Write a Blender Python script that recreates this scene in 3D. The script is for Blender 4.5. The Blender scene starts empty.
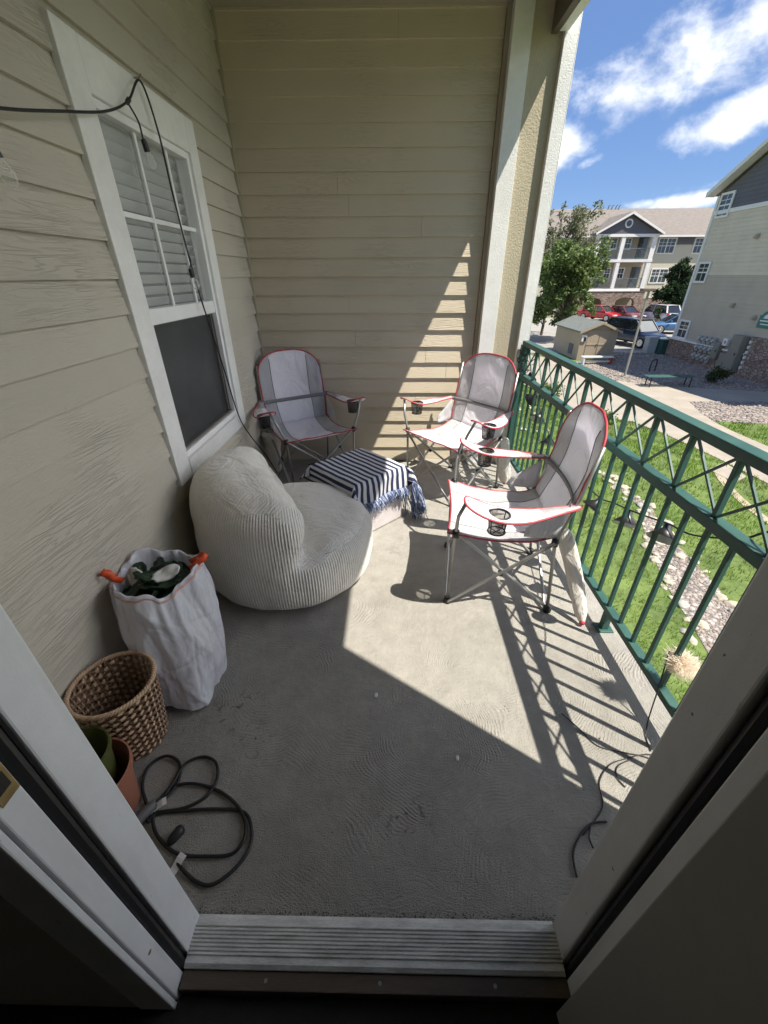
import bpy, bmesh, math, random
import numpy as np
from mathutils import Vector, Matrix, Euler, noise

random.seed(7); rng = np.random.default_rng(7)
sc = bpy.context.scene
col = sc.collection
PI = math.pi
R = math.radians
G = -2.75                      # ground level, one storey below the balcony floor

# ------------------------------------------------------------------ nodes
class NT:
    def __init__(s, nt): s.nt = nt
    def n(s, typ, **kw):
        nd = s.nt.nodes.new(typ)
        for k, v in kw.items():
            if k == 'i':
                for a, b in v.items():
                    if isinstance(b, bpy.types.NodeSocket): s.nt.links.new(b, nd.inputs[a])
                    else: nd.inputs[a].default_value = b
            else: setattr(nd, k, v)
        return nd
    def math(s, op, a, b=None, c=None, clamp=False):
        nd = s.nt.nodes.new('ShaderNodeMath'); nd.operation = op; nd.use_clamp = clamp
        for i, x in enumerate((a, b, c)):
            if x is None: continue
            if isinstance(x, bpy.types.NodeSocket): s.nt.links.new(x, nd.inputs[i])
            else: nd.inputs[i].default_value = x
        return nd.outputs[0]
    def mix(s, f, a, b):
        nd = s.nt.nodes.new('ShaderNodeMix'); nd.data_type = 'RGBA'
        for i, x in ((0, f), (6, a), (7, b)):
            if isinstance(x, bpy.types.NodeSocket): s.nt.links.new(x, nd.inputs[i])
            else: nd.inputs[i].default_value = x if i == 0 else (*x[:3], 1)
        return nd.outputs[2]
    def link(s, a, b): s.nt.links.new(a, b)
    def obj(s): return s.n('ShaderNodeTexCoord').outputs['Object']
    def noise(s, vec, scale, detail=4, dist=0.0, rough=.55):
        return s.n('ShaderNodeTexNoise', i={'Vector': vec, 'Scale': scale, 'Detail': detail, 'Distortion': dist, 'Roughness': rough}).outputs['Fac']
    def mapping(s, vec, scale=(1, 1, 1), rot=(0, 0, 0), loc=(0, 0, 0)):
        return s.n('ShaderNodeMapping', i={'Vector': vec, 'Scale': scale, 'Rotation': rot, 'Location': loc}).outputs[0]
    def remap(s, v, a, b, c=0., d=1., smooth=False):
        nd = s.n('ShaderNodeMapRange', i={'Value': v, 'From Min': a, 'From Max': b, 'To Min': c, 'To Max': d})
        if smooth: nd.interpolation_type = 'SMOOTHSTEP'
        return nd.outputs[0]
    def bump(s, h, strength=.5, dist=.01, nrm=None):
        d = {'Height': h, 'Strength': strength, 'Distance': dist}
        if nrm is not None: d['Normal'] = nrm
        return s.n('ShaderNodeBump', i=d).outputs[0]

def newmat(name):
    m = bpy.data.materials.new(name); m.use_nodes = True
    nt = NT(m.node_tree); b = m.node_tree.nodes['Principled BSDF']
    return m, nt, b

def mat(name, c, rough=.6, var=.12, vs=6, bump=0., bs=60, bd=.003, metal=0., spec=.5, detail=5, tint=None, stretch=(1, 1, 1)):
    """base colour broken up by two noise scales, optional fine bump"""
    m, t, b = newmat(name)
    o = t.mapping(t.obj(), stretch)
    n1 = t.noise(o, vs, detail); n2 = t.noise(o, vs * 7.3, 3)
    f = t.math('ADD', t.math('MULTIPLY', n1, .65), t.math('MULTIPLY', n2, .35))
    lo = [x * (1 - var) for x in c]; hi = [min(1, x * (1 + var)) for x in (tint or c)]
    t.link(t.mix(t.remap(f, .32, .68), lo, hi), b.inputs['Base Color'])
    t.link(t.remap(n1, .3, .7, max(0, rough - .08), min(1, rough + .08)), b.inputs['Roughness'])
    b.inputs['Metallic'].default_value = metal
    b.inputs['Specular IOR Level'].default_value = spec
    if bump: t.link(t.bump(t.noise(o, bs, 4), bump, bd), b.inputs['Normal'])
    return m

def cloth(name, c, trans=.25, var=.06, weave=900, wrinkle=.25, ws=9):
    m, t, b = newmat(name)
    o = t.obj()
    n = t.noise(o, 5, 5)
    colr = t.mix(t.remap(n, .3, .7), [x * (1 - var) for x in c], [min(1, x * (1 + var)) for x in c])
    t.link(colr, b.inputs['Base Color']); b.inputs['Roughness'].default_value = .72
    b.inputs['Sheen Weight'].default_value = .1
    w = t.noise(o, weave, 1)
    b1 = t.bump(t.noise(t.mapping(o, (1,1,.5)), ws, 6, 1.6), wrinkle*1.8, .03)
    nb = t.bump(w, .15, .001, b1); t.link(nb, b.inputs['Normal'])
    if trans:
        tcol = t.mix(0.0, t.mix(1.0, c, [x*trans/max(c) for x in c]), (0,0,0))
        tr = t.n('ShaderNodeBsdfTranslucent', i={'Color': tcol, 'Normal': nb})
        mx = t.n('ShaderNodeAddShader', i={0: b.outputs[0], 1: tr.outputs[0]})
        t.link(mx.outputs[0], m.node_tree.nodes['Material Output'].inputs[0])
    return m

# ------------------------------------------------------------------ mesh builder
class MB:
    def __init__(s): s.v = []; s.f = []; s.m = []
    def add(s, vs, fs, mi=0):
        k = len(s.v); s.v += [tuple(v) for v in vs]
        for f in fs: s.f.append(tuple(i + k for i in f)); s.m.append(mi)
        return s
    def box(s, x0, x1, y0, y1, z0, z1, mi=0):
        return s.add([(x0,y0,z0),(x1,y0,z0),(x1,y1,z0),(x0,y1,z0),(x0,y0,z1),(x1,y0,z1),(x1,y1,z1),(x0,y1,z1)],
              [(0,3,2,1),(4,5,6,7),(0,1,5,4),(1,2,6,5),(2,3,7,6),(3,0,4,7)], mi)
    def obox(s, c, ax, ay, az, mi=0):
        c, ax, ay, az = map(Vector, (c, ax, ay, az))
        vs = [c + ax*i + ay*j + az*k for k in (-1,1) for j, i in ((-1,-1),(-1,1),(1,1),(1,-1))]
        return s.add(vs, [(0,3,2,1),(4,5,6,7),(0,1,5,4),(1,2,6,5),(2,3,7,6),(3,0,4,7)], mi)
    def bar(s, a, b, w, h, up=(0,0,1), mi=0):
        a, b = Vector(a), Vector(b); d = (b - a); L = d.length; d.normalize()
        u = Vector(up); x = d.cross(u)
        if x.length < 1e-4: x = d.cross(Vector((0,1,0)))
        x.normalize(); y = x.cross(d).normalized()
        return s.obox((a+b)/2, x*w/2, d*L/2, y*h/2, mi)
    def tube(s, pts, r, n=8, closed=False, mi=0, cap=True):
        pts = [Vector(p) for p in pts]; N = len(pts)
        rs = r if isinstance(r, (list, tuple)) else [r]*N
        k = len(s.v); prev = None
        for i, p in enumerate(pts):
            if closed: t = pts[(i+1) % N] - pts[i-1]
            else: t = pts[min(i+1, N-1)] - pts[max(i-1, 0)]
            if t.length < 1e-9: t = Vector((0,0,1))
            t.normalize()
            if prev is None:
                a = t.cross(Vector((0,0,1)))
                if a.length < .05: a = t.cross(Vector((1,0,0)))
                a.normalize()
            else:
                a = prev - t * prev.dot(t)
                if a.length < 1e-5: a = t.orthogonal()
                a.normalize()
            prev = a; b = t.cross(a)
            for j in range(n):
                an = 2*PI*j/n; s.v.append(tuple(p + (a*math.cos(an) + b*math.sin(an))*rs[i]))
        for i in range(N if closed else N-1):
            i2 = (i+1) % N
            for j in range(n):
                j2 = (j+1) % n
                s.f.append((k+i*n+j, k+i*n+j2, k+i2*n+j2, k+i2*n+j)); s.m.append(mi)
        if cap and not closed:
            s.f.append(tuple(k+j for j in range(n-1,-1,-1))); s.m.append(mi)
            s.f.append(tuple(k+(N-1)*n+j for j in range(n))); s.m.append(mi)
        return s
    def lathe(s, prof, n=24, c=(0,0,0), mi=0, axis=None):
        k = len(s.v); c = Vector(c)
        Q = Matrix.Identity(3) if axis is None else Vector((0,0,1)).rotation_difference(Vector(axis)).to_matrix()
        for r, z in prof:
            for j in range(n):
                a = 2*PI*j/n; s.v.append(tuple(c + Q @ Vector((r*math.cos(a), r*math.sin(a), z))))
        for i in range(len(prof)-1):
            for j in range(n):
                j2 = (j+1) % n
                s.f.append((k+i*n+j, k+i*n+j2, k+(i+1)*n+j2, k+(i+1)*n+j)); s.m.append(mi)
        return s
    def grid(s, P, mi=None, wrap=False):
        """P: rows x cols of points; mi: function(i,j)->material index"""
        k = len(s.v); nr = len(P); nc = len(P[0])
        for row in P: s.v += [tuple(p) for p in row]
        for i in range(nr-1):
            for j in range(nc if wrap else nc-1):
                j2 = (j+1) % nc
                s.f.append((k+i*nc+j, k+i*nc+j2, k+(i+1)*nc+j2, k+(i+1)*nc+j)); s.m.append(mi(i,j) if mi else 0)
        return s
    def prism(s, poly, d, mi=0):
        """poly: 3-D outline (planar), extruded by vector d"""
        n = len(poly); d = Vector(d); a = [Vector(p) for p in poly]; b = [p + d for p in a]
        return s.add(a + b, [tuple(range(n-1,-1,-1)), tuple(range(n, 2*n))] + [(i, (i+1) % n, n+(i+1) % n, n+i) for i in range(n)], mi)
    def build(s, name, mats, parent=None, smooth=False, bevel=0, solid=0, sub=0, local=False, autosm=None):
        me = bpy.data.meshes.new(name)
        off = Vector((0,0,0))
        if parent is not None and not local: off = world_of(parent)
        me.from_pydata([tuple(Vector(v) - off) for v in s.v], [], s.f); me.update()
        if not isinstance(mats, (list, tuple)): mats = [mats]
        for m in mats: me.materials.append(m)
        if len(mats) > 1: me.polygons.foreach_set('material_index', s.m)
        if smooth: me.polygons.foreach_set('use_smooth', [True]*len(me.polygons))
        bm = bmesh.new(); bm.from_mesh(me); bmesh.ops.recalc_face_normals(bm, faces=bm.faces); bm.to_mesh(me); bm.free()
        if autosm: me.set_sharp_from_angle(angle=R(autosm))
        o = bpy.data.objects.new(name, me); col.objects.link(o)
        if parent is not None: o.parent = parent
        if bevel:
            b = o.modifiers.new('bevel', 'BEVEL'); b.width = bevel; b.segments = 2; b.limit_method = 'ANGLE'; b.angle_limit = R(40)
        if sub:
            b = o.modifiers.new('sub', 'SUBSURF'); b.levels = sub; b.render_levels = sub
        if solid:
            b = o.modifiers.new('solid', 'SOLIDIFY'); b.thickness = solid; b.offset = 0
        return o

def world_of(o):
    v = Vector(o.location); p = o.parent
    while p: v = v + Vector(p.location); p = p.parent
    return v
def tag(o, label=None, cat=None, group=None, kind=None):
    if label: o['label'] = label
    if cat: o['category'] = cat
    if group: o['group'] = group
    if kind: o['kind'] = kind
    return o
def thing(name, label, cat, loc=(0,0,0), rotz=0, group=None):
    o = bpy.data.objects.new(name, None); col.objects.link(o); o.location = loc; o.rotation_euler = (0,0,rotz)
    o.empty_display_size = .1
    return tag(o, label, cat, group)
def dup(root, loc=None, rotz=None, label=None):
    def rec(o, par):
        c = o.copy(); col.objects.link(c); c.parent = par
        for ch in list(o.children): rec(ch, c)
        return c
    r = rec(root, None)
    if loc is not None: r.location = loc
    if rotz is not None: r.rotation_euler = (0,0,rotz)
    if label: r['label'] = label
    return r
def spline(pts, n=8, closed=False):
    """Catmull-Rom through pts"""
    P = [Vector(p) for p in pts]; out = []; N = len(P)
    for i in range(N if closed else N-1):
        if closed: a, b, c, d = P[i-1], P[i], P[(i+1) % N], P[(i+2) % N]
        else: a, b, c, d = P[max(i-1,0)], P[i], P[i+1], P[min(i+2,N-1)]
        for k in range(n):
            t = k/n
            out.append(.5*((2*b) + (c-a)*t + (2*a-5*b+4*c-d)*t*t + (3*b-a-3*c+d)*t**3))
    if not closed: out.append(P[-1])
    return out

# ------------------------------------------------------------------ camera, sun, sky
cam = bpy.data.cameras.new('camera'); co = bpy.data.objects.new('camera', cam); col.objects.link(co)
cam.sensor_fit = 'VERTICAL'; cam.sensor_height = 36; cam.lens = 405.83 / 1024 * 36
cam.clip_start = .02; cam.clip_end = 2000
r_ = Vector((.99986622, .01593999, -.00366882)); u_ = Vector((-.00486183, .50378671, .8638144)); f_ = Vector((-.01561749, .863681, -.50379681))
M = Matrix((r_, u_, -f_)).transposed().to_4x4(); M.translation = Vector((0, 0, 1.5)); co.matrix_world = M
sc.camera = co

SUN = Vector((.931, -.639, 2.06)).normalized()
sl = bpy.data.lights.new('sun', 'SUN'); sl.energy = 5.0; sl.angle = R(.53); sl.color = (1, .94, .83)
so = bpy.data.objects.new('sun', sl); col.objects.link(so); so.rotation_euler = SUN.to_track_quat('Z', 'Y').to_euler(); so.location = (30, -20, 60)

w = bpy.data.worlds.new('World'); sc.world = w; w.use_nodes = True
t = NT(w.node_tree); bg = w.node_tree.nodes['Background']
sky = t.n('ShaderNodeTexSky', sky_type='NISHITA'); sky.sun_disc = False
sky.sun_elevation = math.asin(SUN.z); sky.sun_rotation = math.atan2(SUN.x, SUN.y)
sky.air_density = 1.0; sky.dust_density = .3; sky.ozone_density = 3.0; sky.altitude = 1500
d = t.n('ShaderNodeTexCoord').outputs['Generated']
def dot(v): return t.n('ShaderNodeVectorMath', operation='DOT_PRODUCT', i={0: d, 1: v}).outputs['Value']
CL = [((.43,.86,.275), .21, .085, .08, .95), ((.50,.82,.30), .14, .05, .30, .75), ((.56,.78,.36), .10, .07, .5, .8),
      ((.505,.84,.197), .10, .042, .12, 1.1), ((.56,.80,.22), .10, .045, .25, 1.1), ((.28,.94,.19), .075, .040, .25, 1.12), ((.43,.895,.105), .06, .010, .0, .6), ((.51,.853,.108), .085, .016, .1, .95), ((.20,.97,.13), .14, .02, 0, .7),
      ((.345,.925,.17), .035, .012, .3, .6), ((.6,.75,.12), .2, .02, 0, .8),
      ((.90,.34,.42), .34, .30, .2, 1.25), ((.93,-.05,.30), .45, .24, .1, 1.25), ((.80,.20,.62), .35, .28, .2, 1.2), ((.85,-.45,.22), .4, .16, .2, 1.1), ((.93,.30,.16), .5, .14, .0, 1.3), ((-.93,.05,.32), .45, .22, .1, 1.25), ((-.75,-.55,.4), .4, .25, .1, 1.25), ((-.5,.7,.4), .3, .1, .2, 1), ((-.6,-.5,.5), .4, .15, .2, 1)]  # clouds outside the view, added to brighten the shaded walls
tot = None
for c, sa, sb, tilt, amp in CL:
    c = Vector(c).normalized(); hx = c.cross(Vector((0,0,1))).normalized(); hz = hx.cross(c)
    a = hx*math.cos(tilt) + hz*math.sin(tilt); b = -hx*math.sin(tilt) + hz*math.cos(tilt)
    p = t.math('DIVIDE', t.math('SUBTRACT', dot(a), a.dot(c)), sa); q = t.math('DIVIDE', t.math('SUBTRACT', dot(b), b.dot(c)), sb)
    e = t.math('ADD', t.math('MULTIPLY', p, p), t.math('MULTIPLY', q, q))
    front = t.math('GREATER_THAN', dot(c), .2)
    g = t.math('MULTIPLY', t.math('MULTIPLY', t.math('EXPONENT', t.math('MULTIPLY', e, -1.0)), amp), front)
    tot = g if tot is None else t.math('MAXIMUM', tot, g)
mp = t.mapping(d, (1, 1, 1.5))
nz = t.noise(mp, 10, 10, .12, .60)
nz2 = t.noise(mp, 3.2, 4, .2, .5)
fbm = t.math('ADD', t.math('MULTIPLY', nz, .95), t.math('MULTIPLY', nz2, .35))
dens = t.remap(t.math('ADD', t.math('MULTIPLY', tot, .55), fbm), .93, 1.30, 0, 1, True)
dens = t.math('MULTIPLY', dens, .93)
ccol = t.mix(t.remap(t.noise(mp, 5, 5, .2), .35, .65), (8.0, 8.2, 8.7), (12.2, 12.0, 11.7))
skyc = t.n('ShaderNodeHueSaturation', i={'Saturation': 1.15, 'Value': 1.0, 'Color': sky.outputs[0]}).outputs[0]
glow = t.remap(dot(SUN), .28, .75, 1.0, 3.0, True)          # boost added to the unseen clouds near the sun, lifts the shade
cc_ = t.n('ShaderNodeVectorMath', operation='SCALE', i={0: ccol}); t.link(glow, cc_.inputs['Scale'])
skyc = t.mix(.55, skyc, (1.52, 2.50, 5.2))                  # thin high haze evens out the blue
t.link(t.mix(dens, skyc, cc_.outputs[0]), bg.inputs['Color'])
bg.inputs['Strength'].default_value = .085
sc.view_settings.view_transform = 'Standard'; sc.view_settings.look = 'None'; sc.view_settings.exposure = 0.80; sc.view_settings.gamma = 1
sc.view_settings.use_curve_mapping = False
sc.cycles.max_bounces = 10; sc.cycles.diffuse_bounces = 6; sc.cycles.transparent_max_bounces = 24

# ------------------------------------------------------------------ materials
def siding_mat(name, c, axis, exposure=.1243, z0=1.367, grain=1.0):
    m, t, b = newmat(name); o = t.obj()
    sep = t.n('ShaderNodeSeparateXYZ', i={0: o}); L = sep.outputs[axis]; Zc = sep.outputs['Z']
    row = t.math('FLOOR', t.math('DIVIDE', t.math('SUBTRACT', Zc, z0 - 20*exposure - .004), exposure))
    rnd = t.n('ShaderNodeTexWhiteNoise', noise_dimensions='1D', i={'W': row}).outputs['Value']
    v = t.n('ShaderNodeCombineXYZ', i={0: t.math('ADD', t.math('MULTIPLY', L, .95), t.math('MULTIPLY', rnd, 60)), 1: t.math('MULTIPLY', Zc, 15.0), 2: t.math('MULTIPLY', rnd, 7)}).outputs[0]
    n = t.noise(v, 1.6, 2, .12, .45)
    rings = t.math('SINE', t.math('ADD', t.math('MULTIPLY', n, 95), t.math('MULTIPLY', t.noise(o, 40, 2), 1.6)))
    rings = t.math('POWER', t.remap(rings, -1, 1), 4.0)
    fine = t.noise(t.mapping(o, (8, 60, 220) if axis == 'X' else (60, 8, 220)), 3, 3)
    amp = t.remap(t.noise(o, 2.2, 2), .42, .62)
    h = t.math('ADD', t.math('MULTIPLY', t.math('MULTIPLY', rings, amp), -.55), t.math('MULTIPLY', fine, .45))
    big = t.noise(o, 1.3, 4)
    k = t.math('ADD', t.math('ADD', t.math('MULTIPLY', rnd, .05), t.math('MULTIPLY', big, .26)), .83)
    spots = t.remap(t.noise(o, 34, 2), .76, .80, 1, .78)
    k = t.math('MULTIPLY', k, spots)
    k = t.math('MULTIPLY', k, t.remap(t.math('MULTIPLY', rings, amp), .25, .9, 1.03, 1 - .14*grain))
    base = t.n('ShaderNodeMix', data_type='RGBA', blend_type='MULTIPLY', i={0: 1.0, 6: (*c, 1)})
    gray = t.n('ShaderNodeCombineColor', i={0: k, 1: k, 2: k}).outputs[0]; t.link(gray, base.inputs[7])
    t.link(base.outputs[2], b.inputs['Base Color'])
    b.inputs['Roughness'].default_value = .62; b.inputs['Specular IOR Level'].default_value = .35
    t.link(t.bump(h, 1.0 * grain, .0045), b.inputs['Normal'])
    return m

def concrete_mat():
    m, t, b = newmat('balcony_concrete'); o = t.obj()
    warp = t.n('ShaderNodeTexNoise', i={'Vector': o, 'Scale': 3.5, 'Detail': 2})
    wv = t.n('ShaderNodeVectorMath', operation='MULTIPLY_ADD', i={0: warp.outputs['Color'], 1: (.16,.16,0), 2: o}).outputs[0]
    hs = []
    for sc_, ph in ((1.7, (0.35,0.2,0)), (2.2, (4.3,1.7,0))):
        vo = t.n('ShaderNodeTexVoronoi', voronoi_dimensions='2D', i={'Vector': t.mapping(wv, (1,1,1), loc=ph), 'Scale': sc_, 'Randomness': 1.0})
        dd = t.math('MULTIPLY', vo.outputs['Distance'], 1/sc_*540)
        dd = t.math('ADD', dd, t.math('MULTIPLY', t.noise(o, 10, 5), 11))
        rg = t.math('MULTIPLY', t.math('SINE', dd), t.remap(t.math('DIVIDE', vo.outputs['Distance'], sc_), .05, .15))
        cellr = t.n('ShaderNodeSeparateColor', i={0: vo.outputs['Color']}).outputs[0]
        hs.append((rg, cellr))
    rg = t.math('ADD', t.math('MULTIPLY', hs[0][0], t.remap(hs[0][1], .2, .9)), t.math('MULTIPLY', hs[1][0], t.remap(hs[1][1], .4, .9)))
    rg = t.math('MULTIPLY', rg, t.math('MULTIPLY', t.remap(t.noise(o, 4.5, 5), .40, .62), t.remap(t.noise(o, 55, 3), .35, .6)))
    grit = t.noise(o, 260, 3); mid = t.noise(o, 40, 4)
    h = t.math('ADD', t.math('ADD', t.math('MULTIPLY', rg, .19), t.math('MULTIPLY', grit, .55)), t.math('MULTIPLY', mid, .6))
    n1 = t.noise(o, 1.4, 6, .3); n2 = t.noise(o, 12, 5)
    f = t.math('ADD', t.math('MULTIPLY', n1, .6), t.math('MULTIPLY', n2, .4))
    c = t.mix(t.remap(f, .33, .66), (.275, .262, .235), (.415, .395, .355))
    c = t.mix(t.math('MULTIPLY', t.remap(grit, .57, .68), .5), c, (.20, .18, .15)); c = t.mix(t.math('MULTIPLY', t.remap(mid, .60, .75), .30), c, (.22, .20, .17))
    st = t.math('MULTIPLY', t.remap(t.noise(t.mapping(o, (1.2,1,1), loc=(3.1,.4,0)), 2.6, 5, .6), .60, .72), .32)
    c = t.mix(st, c, (.20, .185, .16))
    for px_, py_, rad in ((-.60,.98,.16), (-.50,.86,.10), (.05,.62,.12)):
        v_ = t.n('ShaderNodeVectorMath', operation='DISTANCE', i={0: o, 1: (px_, py_, 0)}).outputs['Value']
        msk = t.math('MULTIPLY', t.remap(v_, rad, rad*.2), t.remap(t.noise(t.mapping(o, (1,1,1), loc=(px_*9,0,0)), 26, 5, .8), .58, .66))
        c = t.mix(t.math('MULTIPLY', msk, .75), c, (.045, .04, .035))
    c = t.mix(t.math('MULTIPLY', t.remap(rg, .5, 1.3), .10), c, (.24,.22,.18))
    t.link(c, b.inputs['Base Color']); b.inputs['Roughness'].default_value = .85; b.inputs['Specular IOR Level'].default_value = .25
    t.link(t.bump(h, 1.0, .011), b.inputs['Normal'])
    return m

M_side = siding_mat('siding_tan_side', (.515, .475, .395), 'Y', grain=.8)
M_end = siding_mat('siding_tan_end', (.555, .485, .37), 'X', grain=.6)
M_conc = concrete_mat()
M_trim = mat('painted_trim_white', (.76, .755, .73), .55, .08, 4, .55, 130, .004)
M_sash = mat('window_vinyl_white', (.80, .80, .79), .4, .05, 5)
M_stucco = mat('stucco_tan', (.47, .415, .30), .8, .08, 3, .6, 90, .006)
M_soffit = mat('soffit_tan', (.36, .32, .24), .7, .08, 3, .3, 60, .003)
M_brown = mat('trim_brown', (.13, .105, .08), .6, .15, 6)
M_green = mat('green_painted_metal', (.030, .092, .075), .52, .16, 9, .15, 160, .001, 0, .5)
M_greenlight = M_green
M_steel = mat('grey_tube_steel', (.36, .36, .35), .38, .12, 20, metal=.75)
M_black = mat('black_plastic', (.018, .018, .019), .45, .2, 30)
M_rubber = mat('black_rubber', (.015, .015, .015), .55, .2, 12)
M_wirem = mat('black_wire', (.02, .021, .022), .5, .25, 20)
M_red = mat('red_piping', (.44, .045, .065), .6, .15, 20)
M_white_fab = cloth('white_chair_fabric', (.58, .57, .60), .41, wrinkle=.45, ws=6)
M_grey_fab = cloth('grey_chair_fabric', (.37, .365, .38), .30, wrinkle=.45, ws=6)
M_bag_fab = cloth('carry_bag_fabric', (.62, .59, .55), .2, ws=14, wrinkle=.5)
M_strap = mat('grey_webbing', (.20, .20, .20), .7, .12, 40)
M_jamb = mat('door_jamb_white', (.76, .77, .78), .45, .05, 4, .25, 200, .001)
nt_j = NT(M_jamb.node_tree); bj = M_jamb.node_tree.nodes['Principled BSDF']; oj = nt_j.obj()
src = bj.inputs['Base Color'].links[0].from_socket
scf = nt_j.remap(nt_j.noise(nt_j.mapping(oj, (30, 30, 5)), 2.2, 6, .4, .7), .66, .70)
chip = nt_j.remap(nt_j.noise(oj, 38, 3), .73, .75)
grm = nt_j.math('MULTIPLY', nt_j.remap(nt_j.noise(nt_j.mapping(oj, (9, 9, 1.5)), 2, 5), .5, .75), .28)
cj = nt_j.mix(grm, src, (.42, .40, .36)); cj = nt_j.mix(nt_j.math('MULTIPLY', scf, .45), cj, (.30, .28, .25)); cj = nt_j.mix(chip, cj, (.16, .12, .09))
nt_j.link(cj, bj.inputs['Base Color'])
M_alum = mat('threshold_aluminium', (.62, .615, .59), .6, .32, 11, .2, 60, .001, metal=.0, stretch=(1, 5, 1))
M_wood = mat('threshold_wood', (.10, .075, .055), .55, .3, 6, .3, 40, .002, stretch=(1, 9, 9))
M_brass = mat('brass_plate', (.55, .42, .20), .35, .15, 30, metal=.9)
M_inner = mat('interior_paint', (.48, .46, .41), .8, .05, 3, .3, 200, .001)
M_room = mat('room_white_paint', (.78, .76, .72), .8, .04, 3)
M_carpet = mat('interior_dark_floor', (.035, .03, .027), .95, .25, 40, .7, 300, .004)
M_terra = mat('terracotta_plastic', (.34, .135, .085), .6, .12, 9)
M_greenpot = mat('olive_plastic', (.075, .085, .022), .5, .18, 9)
M_orange = mat('orange_drawstring', (.70, .085, .02), .4, .15, 18)
M_label = mat('white_paper_tag', (.75, .75, .74), .6, .05, 20)

# ------------------------------------------------------------------ balcony shell
XL, YE, EXP, ZR = -1.08, 3.567, .1243, 1.367

tag(MB().box(-1.14, 1.125, .375, 3.66, -.20, 0).build('balcony_floor', M_conc, bevel=.006), 'grey concrete balcony floor with swirled trowel marks', None, None, 'structure')

def lapped(mb, fixed, sgn, axis, a0, a1, z0, z1, hole=None, prox=.013):
    """lapped boards; fixed: wall plane; sgn: outward direction; hole=(a0,a1,z0,z1)"""
    k0 = math.floor((z0 - ZR)/EXP) - 1; k1 = math.ceil((z1 - ZR)/EXP) + 1
    def piece(b0, b1, lo, hi, zb):
        if hi - lo < .002 or b1 - b0 < .002: return
        pr = lambda z: -.0035 + (prox + .0035)*(1 - (z - zb)/EXP)
        P = lambda a, off, z: ((fixed + sgn*off, a, z) if axis == 'Y' else (a, fixed + sgn*off, z))
        v = [P(b0, pr(lo), lo), P(b1, pr(lo), lo), P(b1, pr(hi), hi), P(b0, pr(hi), hi), P(b0, -.004, lo), P(b1, -.004, lo), P(b1, -.004, hi), P(b0, -.004, hi)]
        mb.add(v, [(0,1,2,3), (0,4,5,1), (0,3,7,4), (1,5,6,2)])
    for k in range(k0, k1):
        zb = ZR + k*EXP; lo, hi = max(zb, z0), min(zb + EXP, z1)
        if hi <= lo: continue
        jr = random.Random(k*17 + len(axis) + int(fixed*100)); jt = a0 + (a1-a0)*jr.uniform(.12, .9)
        if a1 - a0 > 1.2 and jr.random() < .55 and not (hole and hi > hole[2]-.1 and lo < hole[3]+.1 and hole[0]-.15 < jt < hole[1]+.15):
            cuts = [(a0, jt-.0012), (jt+.0012, a1)]
        else: cuts = [(a0, a1)]
        if len(cuts) == 2 and not (hole and hi > hole[2] and lo < hole[3]):
            for b0_, b1_ in cuts: piece(b0_, b1_, lo, hi, zb)
        elif hole and hi > hole[2] and lo < hole[3]:
            piece(a0, hole[0], lo, hi, zb); piece(hole[1], a1, lo, hi, zb)
            piece(hole[0], hole[1], lo, min(hi, hole[2]), zb); piece(hole[0], hole[1], max(lo, hole[3]), hi, zb)
        else: piece(a0, a1, lo, hi, zb)

# window wall on the left
wall = thing('siding_wall', 'tan lapped siding wall on the left holding the white window', 'wall', (XL, 2.0, 0))
mb = MB(); lapped(mb, XL, 1, 'Y', .37, YE + .03, -.05, 2.9, hole=(1.945, 2.775, .668, 2.062))
mb.build('siding', M_side, wall)
mb = MB(); mb.box(XL-.14, XL-.005, .2, 1.945, -.2, 2.9); mb.box(XL-.14, XL-.005, 2.775, 3.75, -.2, 2.9); mb.box(XL-.14, XL-.005, 1.945, 2.775, -.2, .668); mb.box(XL-.14, XL-.005, 1.945, 2.775, 2.062, 2.9)
mb.build('wall_core', M_soffit, wall)
mb = MB(); mb.box(XL, XL+.022, YE-.024, YE-.002, -.0, 2.868); mb.build('corner_trim', M_soffit, wall, bevel=.003)
win = MB()
tp = .026; WY0, WY1, WZ0, WZ1 = 1.822, 2.872, .580, 2.206; IY0, IY1, IZ0, IZ1 = 1.952, 2.765, .675, 2.056
win.box(XL, XL+tp, WY0, IY0, WZ0, WZ1); win.box(XL, XL+tp, IY1, WY1, WZ0, WZ1)
win.box(XL, XL+tp, IY0, IY1, IZ1, WZ1-.001); win.box(XL, XL+tp+.006, IY0, IY1, WZ0+.003, IZ0)
wo = win.build('window', M_trim, wall, bevel=.003)
f = MB()
x0, x1 = XL-.05, XL+.012
f.box(x0, x1, IY0, IY0+.03, IZ0, IZ1); f.box(x0, x1, IY1-.03, IY1, IZ0, IZ1); f.box(x0, x1, IY0+.03, IY1-.03, IZ1-.03, IZ1); f.box(x0, x1, IY0+.03, IY1-.03, IZ0, IZ0+.03)
f.box(x0, x1-.004, IY0+.03, IY1-.03, 1.308, 1.373)                         # meeting rail
f.build('sash_frame', M_sash, wo, bevel=.003)
f = MB()
for y in (2.275, 2.555): f.box(XL-.022, XL-.012, y-.009, y+.009, 1.373, IZ1-.03)
f.box(XL-.024, XL-.014, IY0+.03, IY1-.03, 1.712, 1.73)
f.build('muntins', M_sash, wo)
M_glass, t, b = newmat('window_glass')
b.inputs['Base Color'].default_value = (.9, .93, .92, 1); b.inputs['Roughness'].default_value = .03; b.inputs['Alpha'].default_value = .13
t.link(t.remap(t.noise(t.obj(), 4, 4), .4, .7, .02, .12), b.inputs['Roughness'])
MB().box(XL-.030, XL-.027, IY0+.03, IY1-.03, 1.373, IZ1-.03).build('pane', M_glass, wo)
M_blind = mat('blind_slat_white', (.44, .45, .43), .5, .06, 8)
mb = MB(); z = 1.30
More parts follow.
